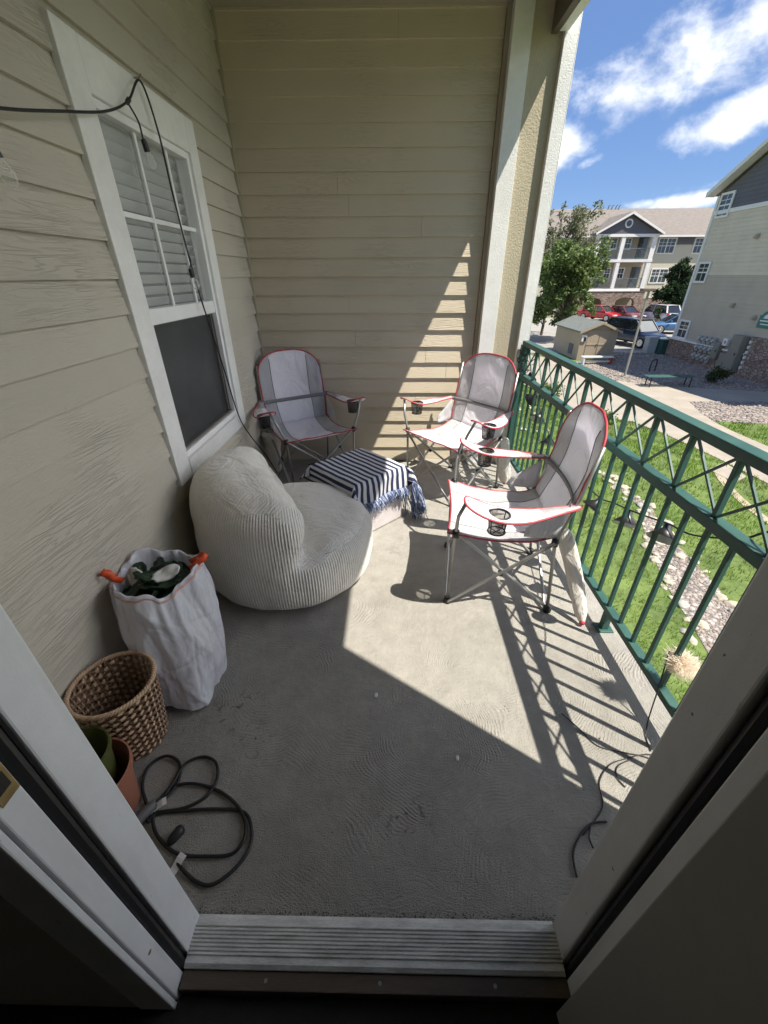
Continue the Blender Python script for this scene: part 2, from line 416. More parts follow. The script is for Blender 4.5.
while z < 2.06:
    mb.obox((XL-.075, 2.36, z), (.014, 0, .0175), (0, .46, 0), (.0008*.6, 0, -.0008)); z += .047
mb.box(XL-.054, XL-.052, 2.30, 2.304, 1.3, 2.05)
mb.build('blind', M_blind, wo)
M_dark = mat('dark_room_behind_glass', (.035, .036, .036), .9, .3, 3)
MB().box(XL-.20, XL-.19, 1.9, 2.95, .6, 2.12).box(XL-.19, XL-.14, 1.9, 1.985, .6, 2.12).build('room_behind', M_dark, wo)
M_screen, t, b = newmat('insect_screen')
t.link(t.mix(t.remap(t.noise(t.obj(), 3, 5, .4), .35, .65), (.030, .033, .036), (.06, .066, .07)), b.inputs['Base Color'])
b.inputs['Roughness'].default_value = .45
t.link(t.bump(t.noise(t.obj(), 900, 1), .3, .001), b.inputs['Normal'])
MB().box(XL-.032, XL-.028, IY0+.043, IY1-.043, .718, 1.300).build('insect_screen', M_screen, wo)
mb = MB(); ya_, yb2 = IY0+.03, IY1-.03
mb.box(XL-.034, XL-.012, ya_, ya_+.013, .705, 1.308); mb.box(XL-.034, XL-.012, yb2-.013, yb2, .705, 1.308); mb.box(XL-.034, XL-.012, ya_+.013, yb2-.013, 1.300, 1.308); mb.box(XL-.034, XL-.004, ya_, yb2, .7055, .718)
mb.box(XL-.034, XL-.012, yb2-.040, yb2-.028, .718, 1.300)
mb.build('screen_frame', mat('screen_frame_bronze', (.16,.15,.14), .4, .1, 8, metal=.3), wo)

# end wall with the boxed column
wall = thing('siding_wall', 'tan lapped siding wall at the far end, with a triangle of sunlight', 'wall', (0, YE, 0))
mb = MB(); lapped(mb, YE, -1, 'X', XL-.01, .668, -.05, 2.9); mb.build('siding', M_end, wall)
MB().box(XL-.14, 1.04, YE+.005, YE+.16, -.2, 2.95).build('wall_core', M_soffit, wall)
MB().box(.672, .6995, YE-.026, YE+.01, 0, 2.868).build('edge_trim', M_soffit, wall)
colm = MB().box(.706, 1.078, YE-.075, YE+.15, -.0, 2.9).build('column', M_stucco, wall)
MB().box(.700, .815, YE-.094, YE-.0755, 0, 2.869).box(.700, .7055, YE-.0755, YE, 0, 2.869).build('corner_board', M_trim, colm, bevel=.002)
MB().box(1.000, 1.078, YE-.118, YE-.0755, 0, 2.869).box(1.0785, 1.084, YE-.118, YE+.15, 0, 2.869).build('corner_board', M_trim, colm, bevel=.003)

# wall that holds the door (camera stands inside)
wall = thing('door_wall', 'house wall around the open doorway', 'wall', (0, .3, 0))
MB().box(-1.3, -.545, .235, .372, -.2, 2.9).box(.472, .70, .235, .372, -.2, 2.9).box(-.545, .472, .235, .372, 2.06, 2.9).build('wall_core', M_inner, wall)
mb = MB(); lapped(mb, .374, 1, 'X', XL, -.60, 0, 2.9); lapped(mb, .374, 1, 'X', .53, .70, 0, 2.9); lapped(mb, .374, 1, 'X', -.6, .53, 2.16, 2.9); mb.build('siding', M_end, wall)
MB().box(.70, 1.09, .10, .427, -.2, 2.9).build('column', M_stucco, wall)

tag(MB().box(-1.3, 1.035, .2, YE+.16, 2.87, 2.95).build('balcony_ceiling', M_soffit), 'tan soffit ceiling over the balcony', None, None, 'structure')
beam = thing('roof_beam', 'brown edge beam spanning along the balcony ceiling', 'beam', (1.0, 2, 2.72))
MB().box(.930, .966, .42, YE-.08, 2.72, 2.869).build('beam_core', M_brown, beam)
MB().box(.9665, 1.016, .10, YE-.12, 2.717, 3.0).build('fascia', M_trim, beam)

# ------------------------------------------------------------------ door frame, threshold, door, room
df = thing('door_frame', 'white painted door frame with black weatherstrip, camera looks out through it', 'door frame', (-.03, .3, 0))
jl = MB().box(-.545, -.508, .318, .391, -.02, 2.06).build('jamb', M_jamb, df, bevel=.004)
MB().box(-.545, -.511, .2485, .2885, -.06, 2.06).build('jamb', M_jamb, df, bevel=.003)
MB().box(-.60, -.514, .2325, .2455, -.06, 2.06).build('casing', M_jamb, df, bevel=.003)
MB().box(-.60, -.5455, .3725, .3905, .0, 2.12).build('casing', M_jamb, df, bevel=.003)
MB().box(-.545, -.522, .2885, .318, -.06, 2.06).tube([(-.521, .302, .0), (-.521, .302, 2.05)], .012, 8).build('weatherstrip', M_black, df)
MB().box(.435, .472, .318, .389, -.06, 2.06).build('jamb', M_jamb, df, bevel=.004)
MB().box(.438, .472, .2485, .2885, -.06, 2.06).build('jamb', M_jamb, df, bevel=.003)
MB().box(.452, .472, .2885, .318, -.06, 2.06).tube([(.452, .302, .0), (.452, .302, 2.05)], .012, 8).build('weatherstrip', M_black, df)
MB().box(-.545, .472, .24, .39, 2.0602, 2.10).build('head_jamb', M_jamb, df)
sp = MB(); sp.box(-.5115, -.5095, .258, .286, .893, .957); sp.tube([(-.511,.272,.905+i*.02) for i in (0,2)], .0001, 4)
so_ = sp.build('strike_plate', M_brass, df, bevel=.001)
MB().box(-.5097, -.5088, .263, .281, .911, .940).build('latch_hole', M_black, so_)
for z in (.25, 1.05, 1.75): MB().lathe([(0,.0012),(.0045,.001),(.005,0)], 10, (-.511, .268, z), axis=(1,0,0)).build('screw', M_brass, df)
tr_ = random.Random(9)
mb = MB()
for k in range(420):                                   # crumbs of dirt packed along the outer edge of the threshold
    x = tr_.uniform(-.52, .45); y = .395 + abs(tr_.gauss(0, .006)); V_ = [(tr_.uniform(-.003,.003), tr_.uniform(-.002,.002), tr_.uniform(0,.003)) for _ in range(4)]
    mb.add([(x+p[0], y+p[1], .0005+p[2]) for p in V_], [(0,1,2),(0,2,3),(0,1,3),(1,2,3)])
for k in range(260):
    x, y = tr_.uniform(-1.05, .95), tr_.uniform(.42, 3.45)
    if tr_.random() < .55: x = XL + .02 + abs(tr_.gauss(0, .07))
    r = tr_.uniform(.0012, .004); V_ = [(tr_.uniform(-r,r), tr_.uniform(-r,r), tr_.uniform(0,r)) for _ in range(4)]
    mb.add([(x+p[0], y+p[1], .0006+p[2]) for p in V_], [(0,1,2),(0,2,3),(0,1,3),(1,2,3)])
tag(mb.build('dirt', mat('dark_dirt', (.05,.04,.03), .95, .4, 40)), 'dark dirt crumbs along the threshold and wall base', 'dirt', kind='stuff')
# threshold
th = thing('threshold', 'worn aluminium threshold with ridges and a dark wooden inner edge', 'threshold', (-.03, .33, 0))
mb = MB(); prof = [(.392, .0), (.392, .012), (.384, .016)]
y = .372
for i in range(8): prof += [(y, .018), (y-.002, .0225), (y-.0045, .0225), (y-.0065, .018)]; y -= .0075
prof += [(.300, .020), (.292, .014), (.292, -.02)]
mb.prism([(-.508, yy, zz) for yy, zz in prof], (.943, 0, 0)); mb.build('sill_plate', M_alum, th)
MB().box(-.5445, .4715, .2585, .3740, -.2, -.0215).build('sub_sill', M_wood, th)
MB().box(-.508, .44, .258, .2915, -.04, .008).build('wood_strip', M_wood, th, bevel=.002)
for x in (-.30, -.02, .26): MB().lathe([(0, .0098), (.004, .0098), (.005, .0085)], 10, (x, .275, 0)).build('screw', M_steel, th)
# open door leaf
dr = thing('entry_door', 'dark door leaf swung open into the room on the right', 'door', (.41, .24, 0))
mb = MB(); a = Vector((.392, .236, 0)); e = Vector((.075, -.90, 0)).normalized(); nn = Vector((e.y, -e.x, 0)) * -1
mb.obox(a + e*.45 + nn*.022 + Vector((0,0,1.015)), e*.45, nn*.022, (0,0,1.005)); mb.build('door_leaf', mat('door_paint', (.33,.315,.275), .7, .06, 3), dr, bevel=.003)
mb = MB(); mb.lathe([(.0,.07),(.025,.065),(.028,.05),(.012,.035),(.012,.0)], 16, a + e*.84 + Vector((0,0,.95)), axis=-nn); mb.build('knob', M_brass, dr)
tag(MB().box(-2.2, 1.09, -2.6, .257, -.12, -.03).build('room_floor', M_carpet), 'dark floor inside the room', None, None, 'structure')
mb = MB(); mb.box(-2.3, -2.2, -2.6, .235, -.12, 2.6); mb.box(1.0, 1.09, -2.6, .099, -.12, 2.9); mb.box(-2.3, 1.09, -2.7, -2.6, -.12, 2.6); mb.box(-2.3, -1.3, .235, .37, -.12, 2.6)
tag(mb.build('room_walls', M_room), 'unlit room walls behind the doorway', None, None, 'structure')
tag(MB().box(-2.3, 1.0, -2.7, .234, 2.5, 2.6).build('room_ceiling', M_room), 'room ceiling', None, None, 'structure')

# ------------------------------------------------------------------ railing
rl = thing('balcony_railing', 'dark green metal balcony railing with crossed lattice under the top rail', 'railing', (1.045, 2, 0))
RX = 1.045; y0, y1 = .43, 3.39
MB().box(RX-.028, RX+.028, y0, y1, 1.028, 1.062).build('top_rail', M_green, rl, bevel=.004)
MB().box(RX-.021, RX+.021, y0, y1, .785, .825).build('middle_rail', M_green, rl, bevel=.003)
MB().box(RX-.019, RX+.019, y0, y1, .105, .135).build('bottom_rail', M_green, rl, bevel=.003)
k = -6; first = None
while True:
    y = 1.137 + .109*k
    if y > y1 - .03: break
    if y > y0 + .02:
        MB().box(RX-.008, RX+.008, y-.008, y+.008, .133, .787).build('baluster', M_green, rl, bevel=.002)
        if k % 2 == 0:
            MB().box(RX-.010, RX+.010, y-.008, y+.008, .823, 1.03).build('lattice_upright', M_green, rl, bevel=.002)
            if y + .218 < y1:
                MB().bar((RX-.004, y+.008, 1.026), (RX-.004, y+.210, .828), .007, .008).build('lattice_bar', M_green, rl)
                MB().bar((RX+.004, y+.008, .828), (RX+.004, y+.210, 1.026), .007, .008).build('lattice_bar', M_green, rl)
    k += 1
for y in (3.415,): MB().box(RX-.024, RX+.024, y-.024, y+.024, .0, 1.027).box(RX-.045, RX+.045, y-.04, y+.04, .0005, .008).build('post', M_green, rl, bevel=.003)
for y in (1.45, 2.5): MB().box(RX-.016, RX+.016, y-.016, y+.016, .004, .106).box(RX-.038, RX+.038, y-.032, y+.032, .0005, .008).build('foot_bracket', M_green, rl, bevel=.002)

# ------------------------------------------------------------------ camping chairs
M_mesh, t, b = newmat('black_mesh'); b.inputs['Base Color'].default_value = (.03,.03,.032,1); b.inputs['Roughness'].default_value = .7
b.inputs['Alpha'].default_value = .62
def lerp(a, b, t): return a + (b-a)*t
def interp(tab, x):
    for (a, *va), (b, *vb) in zip(tab, tab[1:]):
        if x <= b: 
            k = (x-a)/(b-a) if b > a else 0
            return [lerp(p, q, max(0,min(1,k))) for p, q in zip(va, vb)]
    return list(tab[-1][1:])
def make_chair(label, seed):
    t = thing('camping_chair', label, 'camping chair', (0,0,0), 0, 'folding camping chairs on the balcony')
    L = dict(parent=t, local=True)
    rs = random.Random(seed)
    # seat
    path = [(0,.29,.455,.288),(.12,.24,.442,.282),(.3,.15,.425,.272),(.55,.02,.41,.262),(.8,-.12,.418,.255),(1,-.21,.452,.25)]
    nv, nu = 18, 24
    def seatp(u, v):
        x, z, hw = interp(path, v)
        sag = .032*(1-u*u)*math.sin(PI*min(1,max(0,v*.9+.06)))
        w = .008*noise.noise(Vector((u*3+seed, v*4, seed))) + .006*abs(noise.noise(Vector((u*4 - v*3, v*6+u, seed*1.7))))
        fx = -.018*(1-u*u) if v < .02 else 0
        return Vector((x + fx*(1-v), u*hw, z - sag + w))
    P = [[seatp(-1+2*j/nu, i/nv) for j in range(nu+1)] for i in range(nv+1)]
    seat = MB().grid(P, lambda i, j: 0 if 5 <= j < nu-5 else 1).build('seat', [M_white_fab, M_grey_fab], smooth=True, solid=.005, **L)
    edge = [seatp(-1, v/16) for v in range(16,-1,-1)] + [seatp(-1+2*j/20, 0) for j in range(1,20)] + [seatp(1, v/16) for v in range(17)]
    MB().tube(edge, .0048, 6).build('piping', M_red, seat, smooth=True, local=True)
    for uu in (-1+10/nu, 1-10/nu): MB().tube([seatp(uu, v/14) + Vector((0,0,.003)) for v in range(15)], .0025, 5).build('seam', M_strap, seat, local=True)
    # backrest
    bp = [(.44,-.205,.250),(.55,-.232,.262),(.70,-.262,.268),(.80,-.280,.266),(.985,-.318,.262)]
    nb = 22
    def backp(u, v):
        zt_ = .80 + .186*max(0, 1 - min(1, abs(u))**2.6)**.42
        z = lerp(.445, zt_, v); x, hw = interp(bp, z)
        c = 1-u*u
        x -= .055*c*math.sin(PI*min(1, v*1.15)*.88)
        wr = .010*noise.noise(Vector((u*2.5, v*3, seed*2.3))) + .006*abs(noise.noise(Vector((u*3.5 + v*4, v*5, seed*1.3))))*c
        return Vector((x + wr, u*min(hw, .264), z))
    P = [[backp(-1+2*j/nu, i/nb) for j in range(nu+1)] for i in range(nb+1)]
    back = MB().grid(P, lambda i, j: 0 if 5 <= j < nu-5 else 1).build('backrest', [M_white_fab, M_grey_fab], smooth=True, solid=.005, **L)
    edge = [backp(-1, v/14) for v in range(15)] + [backp(-math.cos(PI*k/40), 1) for k in range(1,40)] + [backp(1, v/14) for v in range(14,-1,-1)]
    MB().tube(edge, .006, 6).build('piping', M_red, back, smooth=True, local=True)
    for uu in (-1+10/nu, 1-10/nu): MB().tube([backp(uu, v/16) + Vector((.004,0,0)) for v in range(16)], .0025, 5).build('seam', M_strap, back, local=True)
    # frame
    for sy in (-1, 1):
        F, FR = Vector((.26, sy*.255, .012)), Vector((-.25, sy*.255, .012))
        HF, HR = Vector((.252, sy*.280, .452)), Vector((-.205, sy*.262, .43))
        leg = MB().tube([F, HF, (.250, sy*.325, .57), (.222, sy*.362, .672)], .0085, 10).build('leg', M_steel, smooth=True, **L)
        MB().lathe([(0,-.012),(.02,-.012),(.021,.004),(.014,.022),(.0,.024)], 12, F).build('foot_cap', M_rubber, leg, smooth=True, local=True)
        MB().lathe([(0,-.02),(.016,-.02),(.017,.015),(.0,.02)], 10, HF).build('corner_joint', M_black, leg, smooth=True, local=True)
        leg = MB().tube([FR, HR, (-.26, sy*.268, .66), (-.30, sy*.262, .90)], .0085, 10).build('leg', M_steel, smooth=True, **L)
        MB().lathe([(0,-.012),(.02,-.012),(.021,.004),(.014,.022),(.0,.024)], 12, FR).build('foot_cap', M_rubber, leg, smooth=True, local=True)
        MB().lathe([(0,-.02),(.016,-.02),(.017,.02),(.0,.024)], 10, HR).build('corner_joint', M_black, leg, smooth=True, local=True)
        o = Vector((0, sy*.012, 0))
        MB().tube([F+o, HR+o], .0085, 10).build('cross_brace', M_steel, **L); MB().tube([FR-o, HF-o], .0085, 10).build('cross_brace', M_steel, **L)
        MB().lathe([(0,-.012),(.012,-.012),(.012,.012),(0,.012)], 10, (F+HR+FR+HF)/4, axis=(0,1,0)).build('pivot', M_black, **L)
    for sx, a, b in ((1, .26, .252), (-1, -.25, -.205)):
        hz = .452 if sx > 0 else .43; hy = .280 if sx > 0 else .262
        for sy in (-1, 1):
            MB().tube([(a+.012*sy, sy*.255, .012), (b+.012*sy, -sy*hy, hz)], .0085, 10).build('cross_brace', M_steel, **L)
    # armrests with cup holder hole
    for sy in (-1, 1):
        arm_z = lambda x: .612 + .062*max(0, (x-.02)/.21)**2 + .018*max(0, (-.05-x)/.2)
        cx, cy = .085, sy*.366
        outl = []
        for x, y in [(-.262,.268),(-.16,.282),(-.06,.296),(.04,.303),(.12,.304),(.18,.308),(.222,.322),(.236,.362),(.226,.404),(.18,.424),(.10,.430),(.0,.420),(-.08,.392),(-.18,.338),(-.262,.296)]:
            outl.append((x, sy*y))
        o3 = [Vector((p[0], p[1], 0)) for p in spline([(x, y, 0) for x, y in outl], 3, True)]
        bm = bmesh.new()
        vo = [bm.verts.new(p) for p in o3]; hole = [bm.verts.new((cx+.046*math.cos(2*PI*k/24), cy+.046*math.sin(2*PI*k/24), 0)) for k in range(24)]
        es = [bm.edges.new((vo[i], vo[(i+1) % len(vo)])) for i in range(len(vo))] + [bm.edges.new((hole[i], hole[(i+1) % 24])) for i in range(24)]
        bmesh.ops.triangle_fill(bm, use_beauty=True, edges=es)
        bmesh.ops.subdivide_edges(bm, edges=bm.edges, cuts=1)
        for v in bm.verts:
            v.co.z = arm_z(v.co.x) - .10*max(0, abs(v.co.y) - .395) + .004*noise.noise(v.co*9)
        bm.verts.index_update(); bm.faces.ensure_lookup_table()
        me = MB(); me.v = [tuple(v.co) for v in bm.verts]; me.f = [tuple(v.index for v in f.verts) for f in bm.faces]; me.m = [0 if (sum(v.co.x for v in f.verts)/len(f.verts)) > -.11 else 1 for f in bm.faces]; bm.free()
        arm = me.build('armrest', [M_white_fab, M_grey_fab], smooth=True, solid=.006, **L)
        ed = [Vector((p.x, p.y, arm_z(p.x) - .10*max(0, abs(p.y) - .395))) for p in o3]
        MB().tube(ed, .0048, 6, True).build('piping', M_red, arm, smooth=True, local=True)
        cup = MB(); ring = lambda r, z: [(cx+r*math.cos(2*PI*k/20), cy+r*math.sin(2*PI*k/20), z) for k in range(20)]
        cup.tube(ring(.046, arm_z(cx)), .005, 6, True); cup.tube(ring(.038, arm_z(cx)-.085), .003, 6, True)
        for k in range(4):
            a = PI/4 + k*PI/2; cup.tube([(cx+.046*math.cos(a), cy+.046*math.sin(a), arm_z(cx)), (cx+.038*math.cos(a), cy+.038*math.sin(a), arm_z(cx)-.085), (cx, cy, arm_z(cx)-.088)], .0025, 5)
        cpo = cup.build('cup_holder', M_black, arm, smooth=True, local=True)
        MB().lathe([(.0445, arm_z(cx)-.002), (.0365, arm_z(cx)-.085), (.001, arm_z(cx)-.087)], 20, (cx, cy, 0)).build('cup_mesh', M_mesh, arm, smooth=True, local=True)
        # side panel under the arm joining seat and backrest
        P = [[Vector((lerp(-.215,-.06,i/6), sy*lerp(.262,.275,j/5)+.004*sy*math.sin(j), lerp(.45, lerp(.62,.50,i/6), j/5))) for j in range(6)] for i in range(7)]
        MB().grid(P).build('side_panel', M_grey_fab, smooth=True, solid=.004, **L)
    # webbing strap across the backrest between the arms
    pts = [Vector((-.262+.02*abs(u)**3-.035*(1-u*u)+.018, u*.285, .625-.012*(1-u*u))) for u in [i/8-1 for i in range(17)]]
    MB().grid([[p + Vector((0,0,-.014)), p + Vector((0,0,.014))] for p in pts]).build('strap', M_strap, solid=.004, smooth=True, **L)
    return t

chair = make_chair('folding chair with red piping in the shaded back corner beneath the window', 1)
chair.location = (-.665, 3.17, 0); chair.rotation_euler = (0,0,R(-57.3))
c2 = make_chair('folding chair with red piping against the sunlit end wall beside the column', 2)
c2.location = (.505, 3.02, 0); c2.rotation_euler = (0,0,R(-141.5))
c3 = make_chair('nearest folding chair, standing in full sun with its back to the green railing', 3)
c3.location = (.592, 1.85, 0); c3.rotation_euler = (0,0,R(173))
# pouch hanging below the nearest chair's seat
P = [[Vector((.02+.04*math.sin(j*1.3)*(1-i/8), -.05+.16*j/10+.01*math.sin(i*1.7+j), .415-.13*i/8*(1-.35*abs(j/5-1)))) for j in range(11)] for i in range(9)]
MB().grid(P).build('pouch', M_bag_fab, c3, smooth=True, solid=.004, local=True)

def carry_bag(label, top, bot, w, seed, endred=True):
    o = thing('carry_bag', label, 'chair bag', (bot[0], bot[1], 0), 0, 'cloth chair bags hanging from the chairs')
    top, bot = Vector(top), Vector(bot); d = bot - top; side = d.cross(Vector((.5,.85,.1))).normalized(); nrm = side.cross(d).normalized()
    n, m = 22, 20; P = []
    for i in range(n+1):
        v = i/n; c = top + d*v + nrm*.02*math.sin(v*PI)
        ww = w*(1.15 - .45*v)*(1 if v > .06 else .5+8*v)*(1 if v < .9 else 1-(v-.9)*5.5)
        row = []
        for j in range(m):
            a = 2*PI*j/m; k = 1 + .30*noise.noise(Vector((math.cos(a)*1.5+seed, math.sin(a)*1.5, v*3))) + .22*noise.noise(Vector((math.cos(a)*3.5+seed, math.sin(a)*3.5, v*2)))
            row.append(c + side*math.cos(a)*ww*.5*k + nrm*math.sin(a)*ww*.24*k)
        P.append(row)
    MB().grid(P, wrap=True).build('bag_cloth', M_bag_fab, o, smooth=True)
    mb = MB(); mb.tube(spline([top+Vector((0,0,.03)), top, top + d*.03 + side*.02], 4), .004, 6); mb.build('drawcord', M_strap, o)
    if endred: MB().lathe([(0,-.012),(.012,-.008),(.014,.004),(.006,.014),(0,.015)], 10, bot).build('cord_lock', M_red, o, smooth=True)
    return o
carry_bag('off-white cloth bag hanging to the floor behind the nearest chair', (.835, 1.665, .44), (.945, 1.465, .022), .080, 3)
carry_bag('off-white cloth bag hanging behind the chair beside the column', (.845, 3.02, .42), (.93, 3.0, .03), .12, 9)
carry_bag('grey-white cloth bag hanging under the chair in the shaded corner', (-1.0, 3.17, .40), (-.99, 3.16, .03), .17, 15, False)

# ------------------------------------------------------------------ bean bag chair (signed-distance sculpt, star-shaped sampling)
def bean():
    c0 = np.array([-.578, 1.955]); Rs = .452
    ang = R(209); ax = np.array([math.cos(ang), math.sin(ang)]); tx = np.array([-ax[1], ax[0]])
    def rint(qs, rr):
        m_ = np.maximum.reduce(qs); sq = sum(np.maximum(q + rr, 0)**2 for q in qs)
        return np.where(m_ < -rr, m_, np.sqrt(sq) - rr)
    def parts(p):
        x, y, z = p[..., 0]-c0[0], p[..., 1]-c0[1], p[..., 2]
        r = np.sqrt(x*x + y*y); a = x*ax[0] + y*ax[1]; b = x*tx[0] + y*tx[1]
        return r, a, b, z
    ztop = lambda a, b: .675 - .06*b - .20*b*b - .05*np.clip(a-.25, 0, 1)
    def sdf(p):
        r, a, b, z = parts(p)
        bulge = .025*np.sin(np.clip(z/.34, 0, 1)*np.pi)
        s = rint([r - Rs - bulge, z - (.355 + .03*np.clip(1-r/.4, 0, 1) - .035*np.exp(-((a-.02)/.09)**2)), .004 - z], .085)
        bul2 = .035*np.sin(np.clip(z/.66, 0, 1)*np.pi)
        zt = ztop(a, b) + .03*np.clip(1 - ((a-.26)**2 + b*b)/.09, 0, 1)
        B = rint([r - Rs - bul2 + .005, .055 - a - .045*np.sin(np.clip((z-.3)/.38, 0, 1)*np.pi) - .02*b*b, z - zt, .004 - z], .135)
        k = .018; h = np.clip(.5 + .5*(B-s)/k, 0, 1)
        return B*(1-h) + s*h - k*h*(1-h)
    nt_, np_ = 260, 170
    th = np.linspace(0, 2*np.pi, nt_, endpoint=False); ph = np.linspace(-np.pi/2+.02, np.pi/2-.01, np_)
    T, Pp = np.meshgrid(th, ph); D = np.stack([np.cos(Pp)*np.cos(T), np.cos(Pp)*np.sin(T), np.sin(Pp)], -1)
    O = np.array([c0[0]+ax[0]*.15, c0[1]+ax[1]*.15, .24])
    lo = np.zeros(T.shape); hi = np.full(T.shape, 1.2)
    # last exit along the ray: march inwards
    tt = np.full(T.shape, 1.15)
    for _ in range(90):
        s = sdf(O + D*tt[..., None]); tt = tt - np.clip(s, -.02, .5)*.55; tt = np.clip(tt, .02, 1.2)
    V = O + D*tt[..., None]
    V[..., 2] = np.maximum(V[..., 2], .006)
    P = V.reshape(-1, 3)
    for i in range(len(P)):
        v = Vector(P[i]); ra, aa, bb, zz_ = parts(P[i]); cre = math.exp(-((aa-.03)/.10)**2)*(1 if zz_ > .3 else 0); k = .012*noise.noise(v*5.5) + .005*noise.noise(v*13) + .016*cre*noise.noise(Vector((bb*16, aa*3, zz_*3)))
        d = Vector(D.reshape(-1,3)[i]); P[i] = v + d*k
    P[:, 2] = np.maximum(P[:, 2], .004)
    P = P.reshape(np_, nt_, 3)
    mb = MB(); mb.grid([[tuple(q) for q in row] for row in P], wrap=True)
    n0 = len(mb.v); mb.v.append(tuple(P[0].mean(0))); mb.v.append(tuple(P[-1].mean(0)))
    for j in range(nt_):
        mb.f.append((n0, (j+1) % nt_, j)); mb.m.append(0)
        b_ = (np_-1)*nt_; mb.f.append((n0+1, b_+j, b_+(j+1) % nt_)); mb.m.append(0)
    m, t, b = newmat('cream_corduroy'); o = t.obj()
    sep = t.n('ShaderNodeSeparateXYZ', i={0: o}); x, y, z = sep.outputs
    az = t.math('ARCTAN2', y, x)
    geo = t.n('ShaderNodeNewGeometry'); nz_ = t.n('ShaderNodeSeparateXYZ', i={0: geo.outputs['Normal']}).outputs[2]
    side = t.math('SINE', t.math('MULTIPLY', az, 215))
    wob = t.math('MULTIPLY', t.noise(o, 5, 2), 2.5)
    lin = t.math('SINE', t.math('ADD', t.math('MULTIPLY', t.math('ADD', t.math('MULTIPLY', x, .77), t.math('MULTIPLY', y, -.64)), 480), wob))
    k = t.remap(nz_, .60, .72)
    n1 = t.noise(o, 4, 5)
    rib = t.math('ADD', t.math('MULTIPLY', side, t.math('SUBTRACT', 1, k)), t.math('MULTIPLY', lin, t.math('MULTIPLY', k, .45)))
    base = t.mix(t.remap(n1, .3, .7), (.76, .72, .645), (.84, .805, .735))
    base = t.mix(t.math('MULTIPLY', t.remap(rib, -.1, -1), .26), base, (.34, .325, .29))
    t.link(base, b.inputs['Base Color']); b.inputs['Roughness'].default_value = .9; b.inputs['Sheen Weight'].default_value = .25
    wr = t.bump(t.noise(o, 6, 4, 1.4), .6, .04)
    t.link(t.bump(rib, .7, .0028, wr), b.inputs['Normal'])
    root = thing('bean_bag_chair', 'cream corduroy bean bag chair with a raised back, by the window wall', 'bean bag', (c0[0], c0[1], 0))
    mb.build('cushion', m, root, smooth=True)
    # piped seams: round the seat rim and round the top of the back
    seat_l, back_l = [], []
    for j in range(nt_):
        colp = P[:, j]; r, a, b, z = parts(colp)
        i1 = int(np.argmin(np.abs(z - .318) + (z < .2)*9))
        if a[i1] < -.03: seat_l.append(Vector(colp[i1]))
        d_ = np.abs(z - (ztop(a, b) - .035)) + (a < .05)*9; i2 = int(np.argmin(d_))
        if d_[i2] < .03 and z[i2] > .5: back_l.append(Vector(colp[i2]))
    key = lambda p: (math.atan2(p.y-c0[1], p.x-c0[0]) - ang) % (2*PI)
    seat_l.sort(key=key); back_l.sort(key=lambda p: (math.atan2(p.y-c0[1], p.x-c0[0]) - ang + PI) % (2*PI))
    for L_ in (seat_l, back_l):
        if len(L_) > 24:
            q = [sum(L_[max(0,i-2):i+3], Vector())/len(L_[max(0,i-2):i+3]) for i in range(0, len(L_), 3)]
            MB().tube(q, .004, 6).build('seam', m, root, smooth=True)
bean()

# ------------------------------------------------------------------ storage cube under a striped throw
A0 = R(45); ctr = Vector((-.22, 2.50, 0)); ea = Vector((math.cos(A0), math.sin(A0), 0)); eb = Vector((math.sin(A0), -math.cos(A0), 0))   # ea: L->B, eb: L->F
cube = thing('storage_cube', 'pale fabric storage cube standing under the striped throw', 'storage cube', (ctr.x, ctr.y, 0))
mb = MB(); mb.obox(ctr + Vector((0,0,.195)), ea*.215, eb*.215, (0,0,.193)); mb.build('cube_body', cloth('pale_lilac_fabric', (.50,.46,.46), 0), cube, bevel=.012)
m, t, b = newmat('striped_cotton'); uv = t.n('ShaderNodeUVMap').outputs[0]
us = t.n('ShaderNodeSeparateXYZ', i={0: uv}); wv = t.math('ADD', us.outputs[0], t.math('MULTIPLY', t.math('SUBTRACT', t.noise(t.obj(), 6, 2), .5), .01))
st = t.remap(t.math('SINE', t.math('MULTIPLY', wv, 2*PI/.044)), -.12, .12)
t.link(t.mix(st, (.62, .62, .64), (.016, .024, .075)), b.inputs['Base Color']); b.inputs['Roughness'].default_value = .85
t.link(t.bump(t.noise(t.obj(), 500, 2), .4, .002), b.inputs['Normal'])
thr = thing('striped_throw', 'navy and white striped throw with blue fringe draped over the cube', 'throw blanket', (ctr.x, ctr.y, 0))
h = .222; zt = .395
def drape(s_, t_):
    """s along ea, t along eb, both in metres from the centre, beyond h the cloth hangs"""
    oa = max(0, abs(s_)-h); ob = max(0, abs(t_)-h); sa = math.copysign(min(abs(s_), h), s_); sb = math.copysign(min(abs(t_), h), t_)
    drop = math.hypot(oa, ob)*.98 if (oa > 0 and ob > 0) else max(oa, ob)
    rnd = .018
    p = ctr + ea*sa + eb*sb
    fl = (.012 + .10*min(oa, ob) + .012*math.sin(s_*23 + t_*9)*min(1, drop/.1))
    if oa > 0: p = p + ea*math.copysign(min(1, drop/.04)*fl + (.5*ob if ob > 0 else 0), s_)
    if ob > 0: p = p + eb*math.copysign(min(1, drop/.04)*fl + (.5*oa if oa > 0 else 0), t_)
    z = zt + .006 - max(0, drop - rnd*.4)
    if drop == 0: z += .006*noise.noise(Vector((s_*8, t_*8, 3))) + .004
    return Vector((p.x, p.y, max(.012, z)))
S = np.linspace(-.34, .335, 66); Tt = np.linspace(-.30, .375, 66)
mb = MB(); mb.grid([[drape(s_, t_) for t_ in Tt] for s_ in S])
o = mb.build('cloth', m, thr, smooth=True, solid=.004)
uvl = o.data.uv_layers.new(name='uv')
idx = [(i, j) for i in range(66) for j in range(66)]
